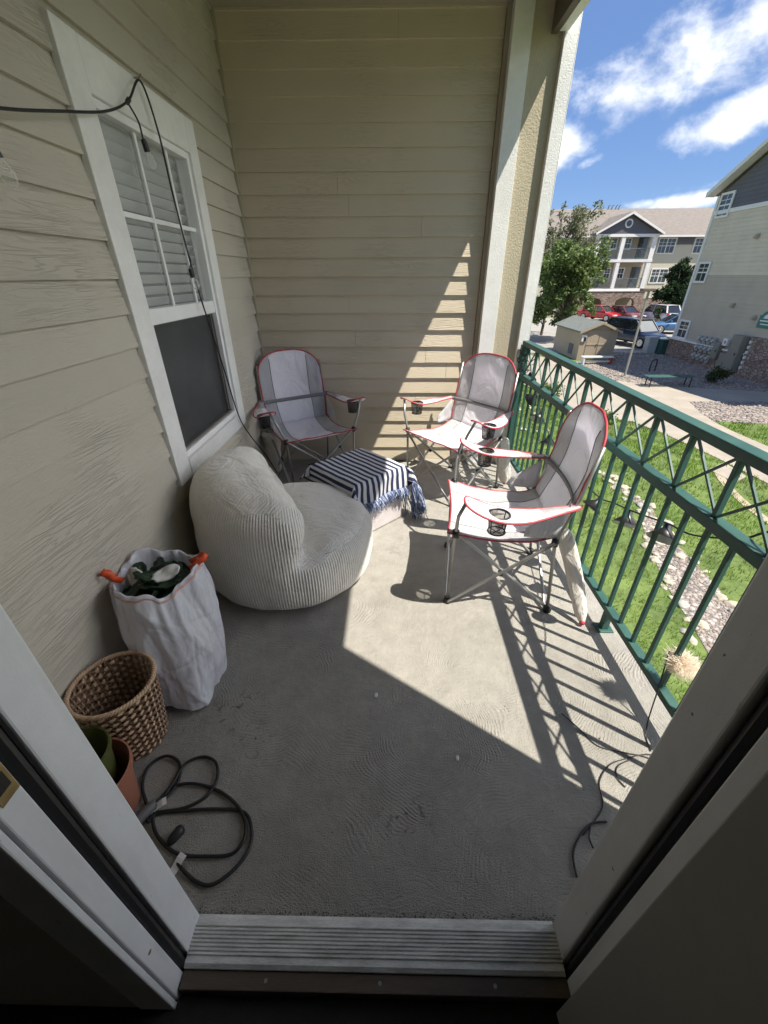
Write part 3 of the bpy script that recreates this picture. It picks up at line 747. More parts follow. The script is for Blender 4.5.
for lp in o.data.loops: i, j = idx[lp.vertex_index]; uvl.data[lp.index].uv = (S[i], Tt[j])
mb = MB()
mfr = [mat('blue_fringe', (.085, .12, .24), .9, .3, 30, tint=(.16,.21,.36)), mat('navy_fringe', (.03, .045, .12), .9, .3, 30), mat('white_fringe', (.52, .56, .66), .9, .15, 30)]
rr_f = random.Random(3)
for k in range(620):
    s_ = rng.uniform(-.335, .332); p = drape(s_, .372)
    a = rng.uniform(0, 2*PI); r = rng.uniform(.004, .03)
    ln = rng.uniform(.04, .075) if s_ < .2 else rng.uniform(.05, .12)
    e = p + Vector((math.cos(a)*r, math.sin(a)*r, -ln)) + eb*.012; e.z = max(.006, e.z)
    mid = (p+e)/2 + Vector((rng.uniform(-.012,.012), rng.uniform(-.012,.012), 0)) + eb*.01
    mb.tube(spline([p, mid, e], 3), [.0022]*7, 4, mi=rr_f.choice((0,0,0,1,2)))
tag(mb.build('fringe', mfr, thr, smooth=True), kind='stuff'); mb = MB()
for k in range(160):                                       # trailing corner tassels down to the floor
    t_ = rng.uniform(.2, .372); p = drape(.332, t_); p.z -= rng.uniform(0, .06)
    e = Vector((p.x + rng.uniform(.0,.07), p.y + rng.uniform(-.05,.03), rng.uniform(.006, .10)))
    mid = (p+e)/2 + Vector((rng.uniform(-.02,.02), rng.uniform(-.02,.02), 0))
    mb.tube(spline([p, mid, e], 3), .0022, 4, mi=rr_f.choice((0,0,1,1,2)))
tag(mb.build('corner_tassels', mfr, thr, smooth=True), kind='stuff')

# ------------------------------------------------------------------ white rubbish bag
def rubbish_bag():
    root = thing('rubbish_bag', 'full white plastic rubbish bag with orange drawstring, standing against the siding', 'rubbish bag', (-.84, 1.16, 0))
    n, m = 110, 190; P = []
    fr_ = random.Random(12); folds = []
    for _ in range(46): folds.append((fr_.uniform(-PI, PI), fr_.uniform(.02, .5), fr_.choice((fr_.gauss(PI/2, .35), fr_.gauss(PI/2, .35), fr_.uniform(0, PI))), fr_.uniform(.06, .18), fr_.choice((-1, 1))*fr_.uniform(.004, .011), fr_.uniform(.008, .022)))
    def crease(a, z):
        h_ = 0
        for a0_, z0_, th_, ln_, dp_, wd_ in folds:
            da = (a - a0_ + PI) % (2*PI) - PI; x_, y_ = da*.17, z - z0_; u_ = x_*math.cos(th_) + y_*math.sin(th_); v_ = -x_*math.sin(th_) + y_*math.cos(th_)
            if abs(v_) < .1: h_ += dp_*math.exp(-abs(v_)/wd_)*math.exp(-(u_/ln_)**2)
        return h_
    key = [(0,.10),(.03,.145),(.12,.168),(.22,.182),(.33,.186),(.42,.174),(.485,.158),(.497,.153)]
    def cen(z): k = z/.5; return Vector((lerp(-.842,-.906,k), lerp(1.125,1.230,k), 0))
    def row(z, r, fold, inner=False):
        out = []
        for j in range(m):
            a = 2*PI*j/m; d = Vector((math.cos(a), math.sin(a), 0))
            q = Vector((math.cos(a)*1.6, math.sin(a)*1.6, z*5))
            f1 = -.016*max(0, noise.noise(Vector((a*1.2 + z*7, z*9 - a*2, 2.)))) - .05*max(0, .12-abs(noise.noise(Vector((math.cos(a)*2.1, math.sin(a)*2.1 + 5, z*4 - math.sin(a)*1.5))))) + noise.noise(q*1.1)*.016 + .0045*math.sin(a*17 + 3*noise.noise(Vector((a, z*3, 1.)))*2)*max(0, (z-.22)/.27) + abs(noise.noise(Vector((math.cos(a)*2.6+3, math.sin(a)*2.6, z*3.2 + math.cos(a)*1.2))))*-.040 + noise.noise(q*3.5)*.002
            corner = .055*max(0, 1-z/.16)*max(0, math.cos(a - R(-58)))**9 
            rr = r + (f1*.55 + crease(a, z))*fold*min(1, z/.05+.3) + corner
            wz = .016*math.sin(3*a + 1.2) + .02*noise.noise(Vector((math.cos(a)*2, math.sin(a)*2, 7.)))
            zz = z + wz*max(0, (z-.34)/.15)
            p = cen(z) + d*rr*Vector((1, 1, 0)).length/1.414; p.z = max(.004, zz*1.04)
            if p.x < -1.062: p.x = -1.062 + .1*(p.x+1.062)
            out.append(p)
        return out
    for i in range(n+1):
        z = .497*(i/n); P.append(row(z, interp(key, z)[0], 1.0))
    for z, r in ((.494,.147),(.47,.147),(.43,.152),(.39,.15),(.385,.02)): P.append(row(z, r, .8))
    mb = MB().grid(P, wrap=True); mb.f.append(tuple(range(m-1,-1,-1))); mb.m.append(0)
    mm, t, b = newmat('thin_white_polythene'); o = t.obj()
    b.inputs['Base Color'].default_value = (.80,.80,.85,1); b.inputs['Roughness'].default_value = .2; b.inputs['Coat Weight'].default_value = .3
    nz_ = t.math('ABSOLUTE', t.math('SUBTRACT', t.noise(t.mapping(o,(1,1,.55)), 7, 3, .6), .5))
    nb = t.bump(nz_, .5, .05); wv_n = t.n('ShaderNodeTexNoise', i={'Vector': o, 'Scale': 6.0, 'Detail': 3})
    wv_v = t.n('ShaderNodeVectorMath', operation='MULTIPLY_ADD', i={0: wv_n.outputs['Color'], 1: (.12,.12,.12), 2: t.mapping(o, (1,1,.5), rot=(.35,.2,.5))}).outputs[0]
    vr_ = t.n('ShaderNodeTexVoronoi', feature='F1', i={'Vector': wv_v, 'Scale': 15.0}).outputs['Distance']
    nb = t.bump(vr_, .2, .02, nb)
    t.link(nb, b.inputs['Normal'])
    tr = t.n('ShaderNodeBsdfTranslucent', i={'Color': (.8,.8,.85,1), 'Normal': nb})
    mx = t.n('ShaderNodeMixShader', i={0: .32, 1: b.outputs[0], 2: tr.outputs[0]}); t.link(mx.outputs[0], mm.node_tree.nodes['Material Output'].inputs[0])
    mb.build('bag_skin', mm, root, smooth=True)
    mb = MB(); rim = [p + Vector((0,0,-.012)) for p in row(.485, .160, 1.0)]
    mb.grid([[p + (p-cen(.48)).normalized()*.003 for p in rim], [p + Vector((0,0,.014)) + (p-cen(.48)).normalized()*.002 for p in rim]], wrap=True)
    mh = mat('pale_orange_hem', (.66,.42,.38), .45, .1, 12)
    mb.build('drawstring_hem', mh, root, smooth=True)
    for p, d in ((Vector((-1.035, 1.18, .520)), Vector((-.02,-.03,.055))), (Vector((-.773, 1.27, .522)), Vector((.055,.015,.035)))):
        mb = MB(); s = d.cross(Vector((0,0,1))).normalized()
        if s.length < .1: s = Vector((0,1,0))
        w_ = d.cross(s).normalized(); path = []
        for k in range(13):
            a = PI*k/12*1.2 - .3; path.append(p + d*(math.sin(a)*.9) + s*math.cos(a)*.022 + w_*.004*math.sin(k*2))
        mb.grid([[q - w_*.012 - s*.002, q + w_*.012 + d*.05*math.sin(i)] for i, q in enumerate(path)])
        mb.build('drawstring_loop', M_orange, root, smooth=True, solid=.002)
rubbish_bag()
M_leafdark = mat('dark_green_scrap', (.012, .035, .014), .5, .4, 20)
M_cream = mat('cream_card', (.55,.53,.47), .6, .1, 12)
def scrap(name, label, cat, mtl, pts, th=.006, rz=0):
    """crumpled flat scrap: polygon outline on a noisy sheet"""
    mb = MB(); c = Vector((-.906, 1.228, .452)); n = 9
    (cx, cy, cz, w_, l_, tx_, ty_) = pts
    E_ = Euler((tx_, ty_, rz)).to_matrix(); P = []
    for i in range(n+1):
        row = []
        for j in range(n+1):
            u, v = i/n-.5, j/n-.5
            k = 1 - .5*abs(u)*abs(v)*4*.6
            q = Vector((u*w_*k, v*l_*k, .012*noise.noise(Vector((u*4+cx*30, v*4, cz*40))) + .02*(u*u)))
            row.append(c + Vector((cx, cy, cz)) + E_ @ q)
        P.append(row)
    o = mb.grid(P).build(name, mtl, smooth=True, solid=th); tag(o, label, cat); return o
mb = MB(); P = []
for i in range(13):
    r_i = .142*i/12; P.append([Vector((-.906 + r_i*math.cos(a), 1.228 + r_i*math.sin(a), .462 - .03*(i/12)**2 + .022*noise.noise(Vector((r_i*40*math.cos(a), r_i*40*math.sin(a), 2.)))) ) for a in [2*PI*j/40 for j in range(40)]])
tag(mb.grid(P, wrap=True).build('clippings', M_leafdark, smooth=True), 'dark heap of clippings filling the mouth of the rubbish bag', 'garden waste')
scrap('plastic_wrapper', 'white torn plastic wrapper lying on top inside the rubbish bag', 'wrapper', M_label, (.045, -.01, .058, .11, .06, .5, -.25), rz=.5)
scrap('milk_carton', 'cream carton side poking out at the left inside the rubbish bag', 'carton', M_cream, (-.075, -.015, .035, .06, .10, .9, -.5), .012, .3)
for i, (a, b_, c_, rz) in enumerate([(.10,.02,.04,.4),(-.10,.03,.03,1.7),(.02,-.10,.03,2.4),(-.06,-.07,.035,.9),(.03,.10,.035,2.2),(.085,-.075,.035,1.2),(-.02,-.03,.066,.1),(.0,.03,.052,.2),(-.035,.0,.058,1.1),(.06,.03,.045,2.),(.0,-.06,.045,2.8),(.075,-.035,.05,.7),(-.03,.06,.045,1.9)]):
    tag(scrap('leaf_scrap', 'dark green leafy scrap among the waste inside the rubbish bag', 'plant scrap', M_leafdark, (a, b_, c_-.012, .11, .065, .6*math.sin(i*2), .6*math.cos(i*3)), .003, rz), group='green scraps in the rubbish bag')

# ------------------------------------------------------------------ woven basket and pots
def basket(c, rb, rt, hgt):
    root = thing('wicker_basket', 'empty brown woven wicker basket tapering to its base, beside the rubbish bag', 'basket', (c[0], c[1], 0))
    m1 = mat('wicker_tan', (.50,.345,.225), .55, .3, 25, .3, 80, .002); m2 = mat('wicker_dark', (.20,.12,.072), .55, .3, 25, .3, 80, .002)
    rows, ns = 20, 30; mb = MB(); C = Vector((c[0], c[1], 0)); N = ns*6
    for k in range(rows):
        z0 = .012 + (hgt-.03)*k/rows; z1 = .012 + (hgt-.03)*(k+.90)/rows
        P = []
        for z in (z0, (z0+z1)/2, z1):
            rr = lerp(rb, rt, z/hgt); bul = .002 if z == (z0+z1)/2 else 0
            P.append([C + Vector((math.cos(a), math.sin(a), 0))*(rr + bul + .006*math.sin(a*ns/2 + PI*k)) + Vector((0,0,z)) for a in [2*PI*j/N for j in range(N)]])
        mb.grid(P, lambda i, j, k=k: int(((j/6.0 + .25*2 + (k % 2)*1.0) % 2) < .95), wrap=True)
    mb.build('woven_side', [m1, m2], root, smooth=True, solid=.004)
    mb = MB()
    for k in range(ns):
        a = 2*PI*(k+.0)/ns; d = Vector((math.cos(a), math.sin(a), 0)); s = Vector((-d.y, d.x, 0))
        mb.grid([[C + d*lerp(rb, rt, z/hgt) + s*q + Vector((0,0,z)) for q in (-.006, .006)] for z in (.005, hgt*.5, hgt-.008)])
    mb.build('stakes', m2, root, solid=.003)
    mb = MB()
    for q in range(3): mb.tube([C + Vector((math.cos(a), math.sin(a), 0))*(rt+.003+.004*math.cos(a*26+q*2.1)) + Vector((0,0,hgt-.006+.005*math.sin(a*26+q*2.1))) for a in [2*PI*j/220 for j in range(220)]], .0045, 6, True)
    mb.build('braided_rim', m1, root, smooth=True)
    MB().lathe([(0,.006),(rb,.006),(rb,.012),(0,.012)], 40, C).build('base', m2, root)
basket((-.937, .878), .090, .125, .320)

pot = thing('plant_pot', 'terracotta-coloured plastic plant pot by the left door jamb', 'plant pot', (-.897, .645, 0))
MB().lathe([(0,.002),(.072,.002),(.076,.008),(.099,.185),(.107,.187),(.108,.21),(.103,.212),(.095,.19),(.072,.02),(0,.02)], 48, (-.897,.645,0)).build('pot_body', M_terra, pot, smooth=True, autosm=40)
pot = thing('plant_pot', 'olive green plastic plant pot nested inside the terracotta one', 'plant pot', (-.92, .655, .1))
MB().lathe([(0,.10),(.060,.10),(.062,.105),(.082,.27),(.088,.272),(.088,.288),(.083,.289),(.077,.27),(.058,.115),(0,.115)], 48, (-.920,.655,0)).build('pot_body', M_greenpot, pot, smooth=True, autosm=40)

# ------------------------------------------------------------------ cords on the floor
def cord(name, label, cat, runs, r, m=M_rubber, extra=None, group=None):
    root = thing(name, label, cat, (runs[0][0][0], runs[0][0][1], 0), 0, group); z = r+.001
    for run in runs:
        pts = spline([(x, y, z + .6*r*(1+math.sin(i*2.4))) for i, (x, y) in enumerate(run)], 8)
        MB().tube(pts, r, 8).build('cable', m, root, smooth=True)
    return root
A = [(-0.76,0.62),(-0.832,0.702),(-0.846,0.772),(-0.8,0.805),(-0.742,0.781),(-0.72,0.717),(-0.739,0.664),(-0.755,0.639),(-0.735,0.717),(-0.719,0.781),(-0.667,0.807),(-0.611,0.782),(-0.59,0.726),(-0.613,0.672),(-0.671,0.64),(-0.75,0.629),(-0.758,0.602)]
B = [(-0.77,0.626),(-0.74,0.697),(-0.675,0.715),(-0.58,0.699),(-0.49,0.649),(-0.444,0.584),(-0.464,0.529),(-0.55,0.517),(-0.632,0.524),(-0.701,0.558),(-0.741,0.597),(-0.746,0.626),(-0.668,0.634),(-0.558,0.641),(-0.472,0.637),(-0.431,0.595),(-0.421,0.54),(-0.45,0.488),(-0.5,0.453),(-0.553,0.462),(-0.602,0.488),(-0.626,0.505)]
ec = cord('extension_cord', 'coiled black extension cord lying on the shaded floor by the left jamb', 'cord', [A + B], .0052)
mb = MB(); mb.lathe([(0,-.03),(.009,-.028),(.014,-.015),(.016,.012),(.011,.022),(0,.024)], 14, (-.653,.569,.016), axis=(.5,.8,.1))
pg = mb.build('plug', M_black, ec, smooth=True)
mb = MB()
for k in (-1, 1): mb.bar(Vector((-.641+.006*k, .588-.004*k, .018)), Vector((-.632+.006*k, .603-.004*k, .019)), .004, .0015)
mb.build('prongs', M_steel, pg)
mb = MB(); mb.lathe([(0,-.045),(.013,-.043),(.017,-.02),(.017,.03),(.012,.045),(0,.047)], 14, (-.785,.615,.018), axis=(.5,.8,.0)); mb.build('socket_end', mat('grey_rubber',(.12,.12,.12),.5,.1,9), ec, smooth=True)
for p, rz in (((-.748,.648,.016), .5), ((-.618,.498,.014), 1.15)):
    mb = MB(); c_, s_ = math.cos(rz), math.sin(rz)
    mb.grid([[Vector(p) + Vector((c_*u - s_*v, s_*u + c_*v, .006*math.sin(u*80))) for v in (-.012, .012)] for u in (-.024, -.012, 0, .012, .024)])
    mb.build('paper_tag', M_label, ec, solid=.001)
C_ = [(0.689,0.626),(0.639,0.62),(0.592,0.589),(0.551,0.542),(0.54,0.487)]
D_ = [(0.60,0.59),(0.644,0.622),(0.698,0.673),(0.716,0.741),(0.773,0.797),(0.836,0.82),(0.939,0.838),(1.0,.80)]
F_ = [(0.68,0.994),(0.722,0.933),(0.765,0.869),(0.848,0.844),(0.915,0.831),(.98,.80)]
G_ = [(0.798,0.728),(0.784,0.76),(0.806,0.797),(0.863,0.82)]
wc = cord('loose_wire', 'thin dark wires straggling over the sunlit floor by the right jamb', 'wire', [D_, F_, G_], .0021)
MB().tube(spline([(x, y, .006) for x, y in C_], 8), .0032, 8).build('cable', M_rubber, wc, smooth=True)
MB().tube(spline([(.634,.615,.006),(.616,.585,.006),(.616,.556,.006)], 6), .0026, 8).build('cable', M_rubber, wc, smooth=True)
MB().tube(spline([(1.03,1.05,.30),(1.01,1.0,.16),(.985,.95,.03),(.96,.90,.005),(.95,.85,.005)], 8), .0025, 8).build('cable', M_rubber, wc, smooth=True)
bc = cord('cable_coil', 'dark cable bundled on the floor behind the corner chair', 'cable', [[(-.75,3.40),(-.60,3.47),(-.42,3.44),(-.38,3.36),(-.5,3.32),(-.68,3.36),(-.62,3.45),(-.44,3.48),(-.25,3.45),(0.0,3.49),(.2,3.5)]], .006)
# small white scraps on the concrete
for x, y, s_, lab in ((-.055, 1.065, .014, 'small white paper scrap on the shaded floor'), (.245, .817, .012, 'tiny white paper chip on the floor near the shadow edge')):
    mb = MB(); mb.grid([[Vector((x + s_*(i/3-.5)*(1-.4*abs(j/3-.5)), y + s_*1.4*(j/3-.5), .003+.004*noise.noise(Vector((i*2.1, j*1.7, x))))) for j in range(4)] for i in range(4)])
    tag(mb.build('paper_scrap', M_label, smooth=True, solid=.001), lab, 'paper scrap')

# ------------------------------------------------------------------ string lights
M_bulb, t, b = newmat('clear_bulb_glass'); b.inputs['Base Color'].default_value = (.95,.95,.93,1); b.inputs['Roughness'].default_value = .05; b.inputs['Alpha'].default_value = .25
t.link(t.remap(t.n('ShaderNodeLayerWeight', i={0: .35}).outputs['Facing'], .1, .9, .14, .6), b.inputs['Alpha'])
def socket_bulb(parent, p, d, s=1.0):
    d = Vector(d).normalized()
    so2 = MB().lathe([(0,0),(.010*s,.002),(.013*s,.014*s),(.015*s,.05*s),(.0,.05*s)], 14, p, axis=d).build('socket', M_black, parent, smooth=True, autosm=50)
    e = Vector(p) + d*.05*s
    MB().lathe([(.010*s,0),(.013*s,.012*s),(.021*s,.035*s),(.022*s,.05*s),(.015*s,.067*s),(.0,.074*s)], 18, e, axis=d).build('bulb', M_bulb, so2, smooth=True)
sl_ = thing('string_lights', 'black string lights with clear bulbs hooked over the window head', 'string lights', (-1.02, 2.3, 2.18))
wire = [(-.99,1.0,1.83),(-1.0,1.25,1.855),(-1.015,1.425,1.879),(-1.02,1.68,1.939),(-1.02,1.95,2.008),(-1.02,2.136,2.085),(-1.03,2.302,2.19),(-1.03,2.37,2.055),(-1.035,2.396,1.85),(-1.035,2.426,1.614),(-1.04,2.488,1.387),(-1.04,2.60,1.05),(-1.035,2.70,.68),(-1.03,2.844,.483),(-1.0,3.02,.264),(-.96,3.12,.06)]
MB().tube(spline(wire, 10), .0042, 8).build('wire', M_wirem, sl_, smooth=True)
for p, e in (((-1.02,2.136,2.075), (-1.015,2.178,1.985)), ((-1.033,2.42,1.60), (-1.03,2.402,1.535)), ((-1.005,1.28,1.86), (-1.0,1.315,1.80))):
    MB().tube(spline([p, (Vector(p)+Vector(e))/2 + Vector((.01,.0,0)), e], 5), .0035, 6).build('drop_wire', M_wirem, sl_, smooth=True)
    socket_bulb(sl_, e, (.06, .25, -1), .82)
MB().lathe([(0,-.016),(.008,-.014),(.009,.012),(0,.014)], 10, (-1.02,2.136,2.085), axis=(0,.7,.5)).build('clip', M_black, sl_, smooth=True)
MB().tube([(-1.052,2.302,2.197),(-1.03,2.302,2.200),(-1.02,2.302,2.21)], .003, 6).build('hook', M_steel, sl_)
lamp = thing('shade_lights', 'dark string of small cone-shaded lights tied along the outside of the green railing', 'string lights', (1.08, 2, .6))
spts = [(1.075,.70,.93),(1.075,.95,.885),(1.075,1.05,.80),(1.075,1.22,.70),(1.075,1.349,.667),(1.08,1.466,.625),(1.08,1.608,.58),(1.08,1.735,.545),(1.08,1.865,.505),(1.08,2.1,.50),(1.08,2.4,.525),(1.08,2.674,.56),(1.08,2.91,.65),(1.08,3.055,.735),(1.08,3.25,.84),(1.08,3.34,.93),(1.07,3.37,.98)]
MB().tube(spline(spts, 8), .0035, 6).build('wire', M_wirem, lamp, smooth=True)
M_shade = mat('black_shade', (.02,.02,.022), .35, .15, 15); M_shadein = mat('silver_shade_lining', (.62,.62,.64), .4, .1, 15, metal=.3)
rr = random.Random(4)
for x, y, z in [(1.085,1.36,.655),(1.085,1.608,.57),(1.085,1.865,.495),(1.085,2.12,.49),(1.085,2.40,.515),(1.085,2.674,.55),(1.085,2.91,.64),(1.085,3.055,.725),(1.08,3.27,.84)]:
    d = Vector((rr.uniform(-.9,.3), rr.uniform(-.9,.9), -1)).normalized()
    s2 = MB().lathe([(0,-.004),(.012,-.003),(.015,.018),(.056,.062)], 20, (x, y, z), axis=d).build('shade', [M_shade], lamp, smooth=True, solid=.0015)
    MB().lathe([(.0115,.010),(.0145,.0195),(.0535,.0615)], 20, (x, y, z), axis=d).build('lining', M_shadein, s2, smooth=True)
    MB().lathe([(0,.012),(.008,.016),(.012,.03),(.009,.042),(0,.046)], 12, (x, y, z), axis=d).build('bulb', M_bulb, s2, smooth=True)
mb = MB(); rr = random.Random(8)
for y in (3.30, 3.36, 3.38):
    for k in range(3):
        c_ = Vector((1.045+rr.uniform(-.03,.03), y, .86+.06*k)); mb.tube([c_ + Vector((.034*math.cos(a), .02*math.sin(a), .02*math.sin(a*2+k))) for a in [2*PI*i/16 for i in range(16)]], .003, 6, True)
mb.build('wire_wrap', M_wirem, lamp, smooth=True)

# fluffy tuft at the foot of the railing
tf = thing('feathery_tuft', 'beige feathery tuft tied low on the green railing by the right jamb', 'tuft', (1.05, 1.03, .27))
mb = MB(); rr = random.Random(5)
for k in range(3600):
    d = Vector((rr.gauss(0,1), rr.gauss(0,1), rr.gauss(0,1))).normalized(); L_ = rr.uniform(.012,.030)
    b0 = Vector((1.065, 1.015, .275)) + Vector((d.x*.030, d.y*.034, d.z*.030))*(.4 + .6*rr.random()) + Vector((rr.gauss(0,.008), rr.gauss(0,.008), rr.gauss(0,.008)))
    e = b0 + d*L_ + Vector((rr.gauss(0,.008), rr.gauss(0,.008), rr.gauss(0,.008))); s_ = d.orthogonal().normalized()*rr.uniform(.0005,.0013); md = (b0+e)/2 + Vector((rr.gauss(0,.004), rr.gauss(0,.004), rr.gauss(0,.004)))
    mb.add([b0, md - s_, e, md + s_], [(0,1,2,3)])
mb.build('fibres', cloth('beige_fluff', (.60,.54,.46), .3), tf)

# ================================================================== EXTERIOR
def poly_sheet(name, pts, z, m, n=1, **kw):
    mb = MB(); mb.add([(x, y, z) for x, y in pts], [tuple(range(len(pts)))])
    o = mb.build(name, m); tag(o, kind='structure'); return o
def inside(p, poly):
    x, y = p; c = False; n = len(poly)
    for i in range(n):
        x1, y1 = poly[i]; x2, y2 = poly[(i+1) % n]
        if (y1 > y) != (y2 > y) and x < (x2-x1)*(y-y1)/(y2-y1) + x1: c = not c
    return c
# ground materials
M_soil = mat('soil_and_turf', (.075, .125, .026), .95, .35, 1.5, .6, 30, .02, tint=(.12,.165,.04))
m, t, b = newmat('gravel_rock'); o = t.obj()
vo = t.n('ShaderNodeTexVoronoi', i={'Vector': o, 'Scale': 13.0, 'Randomness': 1.0})
cr = t.n('ShaderNodeSeparateColor', i={0: vo.outputs['Color']}).outputs[0]
c = t.mix(cr, (.26,.215,.19), (.52,.46,.41)); c = t.mix(t.remap(vo.outputs['Distance'], .35, .75, 0, .8), c, (.10,.085,.075))
c = t.mix(t.math('MULTIPLY', t.remap(t.noise(o, 1.2, 4), .4, .65), .25), c, (.24,.19,.15))
t.link(c, b.inputs['Base Color']); b.inputs['Roughness'].default_value = .9
t.link(t.bump(t.math('SUBTRACT', 1, vo.outputs['Distance']), 1.0, .05), b.inputs['Normal']); M_gravel = m
M_path = mat('path_concrete', (.34,.30,.245), .9, .14, 1.6, .3, 80, .004, spec=.2)
M_lot = mat('parking_concrete', (.30,.285,.26), .9, .16, .8, .2, 40, .004, spec=.2)
M_edge = mat('sandy_edging', (.38,.31,.22), .95, .2, 5, .6, 60, .01)

tag(MB().add([(-400,-300,G),(700,-300,G),(700,900,G),(-400,900,G)], [(0,1,2,3)]).build('ground', M_soil), kind='structure')
lot = [(8,27.2),(15.2,27.2),(16.3,26.2),(60,26.2),(60,51.5),(-5,51.5),(-5,36),(8,31)]
poly_sheet('parking_lot', lot, G+.006, M_lot)
gravel1 = [(9.6,20.0),(11.2,18.7),(13.6,17.9),(16.6,16.9),(16.6,26.2),(15.2,27.2),(12.9,27.2),(12.9,24.2),(9.9,24.2)]
poly_sheet('rock_bed', gravel1, G+.010, M_gravel)
path = [(4.6,26.0),(5.98,18.6),(6.38,15.4),(7.17,13.9),(8.05,13.3),(8.41,12.13),(8.69,10.3),(8.83,8.67),(8.85,0),(8.85,-14),(10.6,-14),(10.68,0),(10.71,11.05),(10.66,12.4),(10.72,13.3),(10.9,14.2),(11.45,15.8),(16.6,15.75),(22,15.7),(22,16.7),(16.6,16.9),(13.6,17.9),(11.2,18.7),(9.6,20.0),(9.9,24.2),(8,27.2)]
poly_sheet('footpath', path, G+.014, M_path)
gravel2 = [(11.45,15.8),(10.9,14.2),(10.75,13.4),(12.3,13.05),(16,12.2),(22,12),(22,15.7)]
poly_sheet('rock_bed', gravel2, G+.010, M_gravel)
poly_sheet('paving_slab', [(7.97,9.46),(8.66,9.9),(8.62,9.05),(8.09,8.70)], G+.020, M_path)
# curved sandy edging strip
mb = MB(); cp = spline([(8.1,9.3,0),(7.85,8.7,0),(7.62,7.9,0),(7.5,7.0,0),(7.5,5.5,0),(7.6,3,0)], 6); P = []
for i, p in enumerate(cp):
    q = cp[min(i+1, len(cp)-1)] - cp[max(i-1,0)]; s_ = Vector((-q.y, q.x, 0)).normalized()*.09
    P.append([(p.x+s_.x, p.y+s_.y, G+.012), (p.x-s_.x, p.y-s_.y, G+.012)])
o = mb.grid(P).build('edging_strip', M_edge); tag(o, kind='structure')
# dry creek
creekL = [(5.12,9.6),(5.19,9.2),(5.22,8.6),(5.25,8.1),(5.25,7.5),(4.85,6.6),(4.62,5.9),(4.40,5.2),(4.30,4.7),(4.24,4.2),(4.15,3.8),(4.0,3.0),(3.8,2.0),(3.6,.5),(3.5,-2)]
creekR = [(5.16,9.6),(5.24,9.2),(5.34,8.6),(5.44,8.1),(5.50,7.5),(5.22,6.6),(5.20,6.0),(5.16,5.4),(5.12,4.9),(5.05,4.6),(4.98,4.2),(4.9,3.4),(4.7,2.3),(4.5,.8),(4.4,-2)]
creek = creekL + creekR[::-1]
poly_sheet('creek_bed', creek, G+.008, M_gravel)

# grass blades (one stuff object)
regions = [[(1.3,-3),(8.8,-3),(8.83,8.67),(8.69,10.3),(8.41,12.13),(8.05,13.3),(7.17,13.9),(6.38,15.4),(5.98,18.6),(4.9,24),(1.3,24)],
           [(10.72,5),(10.71,11.05),(10.66,12.4),(10.75,13.35),(12.3,13.0),(16,12.15),(19,12),(19,5)]]
holes = [creek, [(7.97,9.46),(8.66,9.9),(8.62,9.05),(8.09,8.70)]]
gv, gf, gm = [], [], []
def blade(x, y, hgt, wd, a, lean, k):
    i = len(gv); c_, s_ = math.cos(a), math.sin(a); lx, ly = lean
    gv.extend([(x - c_*wd, y - s_*wd, G), (x + c_*wd, y + s_*wd, G), (x + lx*.5 + c_*wd*.6, y + ly*.5 + s_*wd*.6, G+hgt*.65), (x + lx, y + ly, G+hgt)])
    gf.extend([(i, i+1, i+2), (i, i+2, i+3)]); gm.extend([k, k])
cnt = 0
while cnt < 95000:
    u = random.random(); y = -2 + 26*u**1.7
    reg = 0 if random.random() < .88 else 1
    if reg == 0: x = 1.3 + 7.5*random.random()**.9
    else: x = random.uniform(10.7, 17); y = random.uniform(5.5, 13.3)
    if not inside((x, y), regions[reg]) or any(inside((x + random.gauss(0,.11), y + random.gauss(0,.11)), h) for h in holes): continue
    if reg == 0 and abs(x - (7.55 + max(0, (y-7))*.22)) < .07 and y < 9.3: continue
    nz = noise.noise(Vector((x*.9, y*.9, 0))) ; nz2 = noise.noise(Vector((x*3.1, y*3.1, 4)))
    if nz2 < -.22 and random.random() < .85: continue
    dist = math.hypot(x, y); sc_ = max(1, dist/7)
    hgt = random.uniform(.035, .085)*(1 + .35*nz)*(.9 + .1*sc_); a = random.uniform(0, 2*PI); la = random.uniform(0, 2*PI); L_ = random.uniform(0, .05)
    k = 0 if nz + .5*nz2 + random.gauss(0,.25) > -.02 else 1
    if random.random() < (.06 if nz > -.15 else .22): k = 2
    blade(x, y, hgt, .0045*sc_*random.uniform(.7,1.4), a, (math.cos(la)*L_, math.sin(la)*L_), k); cnt += 1
me = bpy.data.meshes.new('grass'); me.from_pydata(gv, [], gf)
for nm, c_ in (('grass_bright', (.18,.30,.03)), ('grass_mid', (.12,.21,.024)), ('grass_dry', (.24,.22,.09))):
    m, t, b = newmat(nm); cc = t.mix(t.remap(t.noise(t.obj(), 1.6, 4), .35, .65), [q*.8 for q in c_], [q*1.2 for q in c_]); t.link(cc, b.inputs['Base Color']); b.inputs['Roughness'].default_value = .85; b.inputs['Specular IOR Level'].default_value = .12
    tr = t.n('ShaderNodeBsdfTranslucent', i={'Color': cc}); mx = t.n('ShaderNodeMixShader', i={0: .35, 1: b.outputs[0], 2: tr.outputs[0]}); t.link(mx.outputs[0], m.node_tree.nodes['Material Output'].inputs[0]); me.materials.append(m)
me.polygons.foreach_set('material_index', gm)
go = bpy.data.objects.new('grass', me); col.objects.link(go); tag(go, 'green mown lawn grass below the balcony', 'grass', kind='stuff')

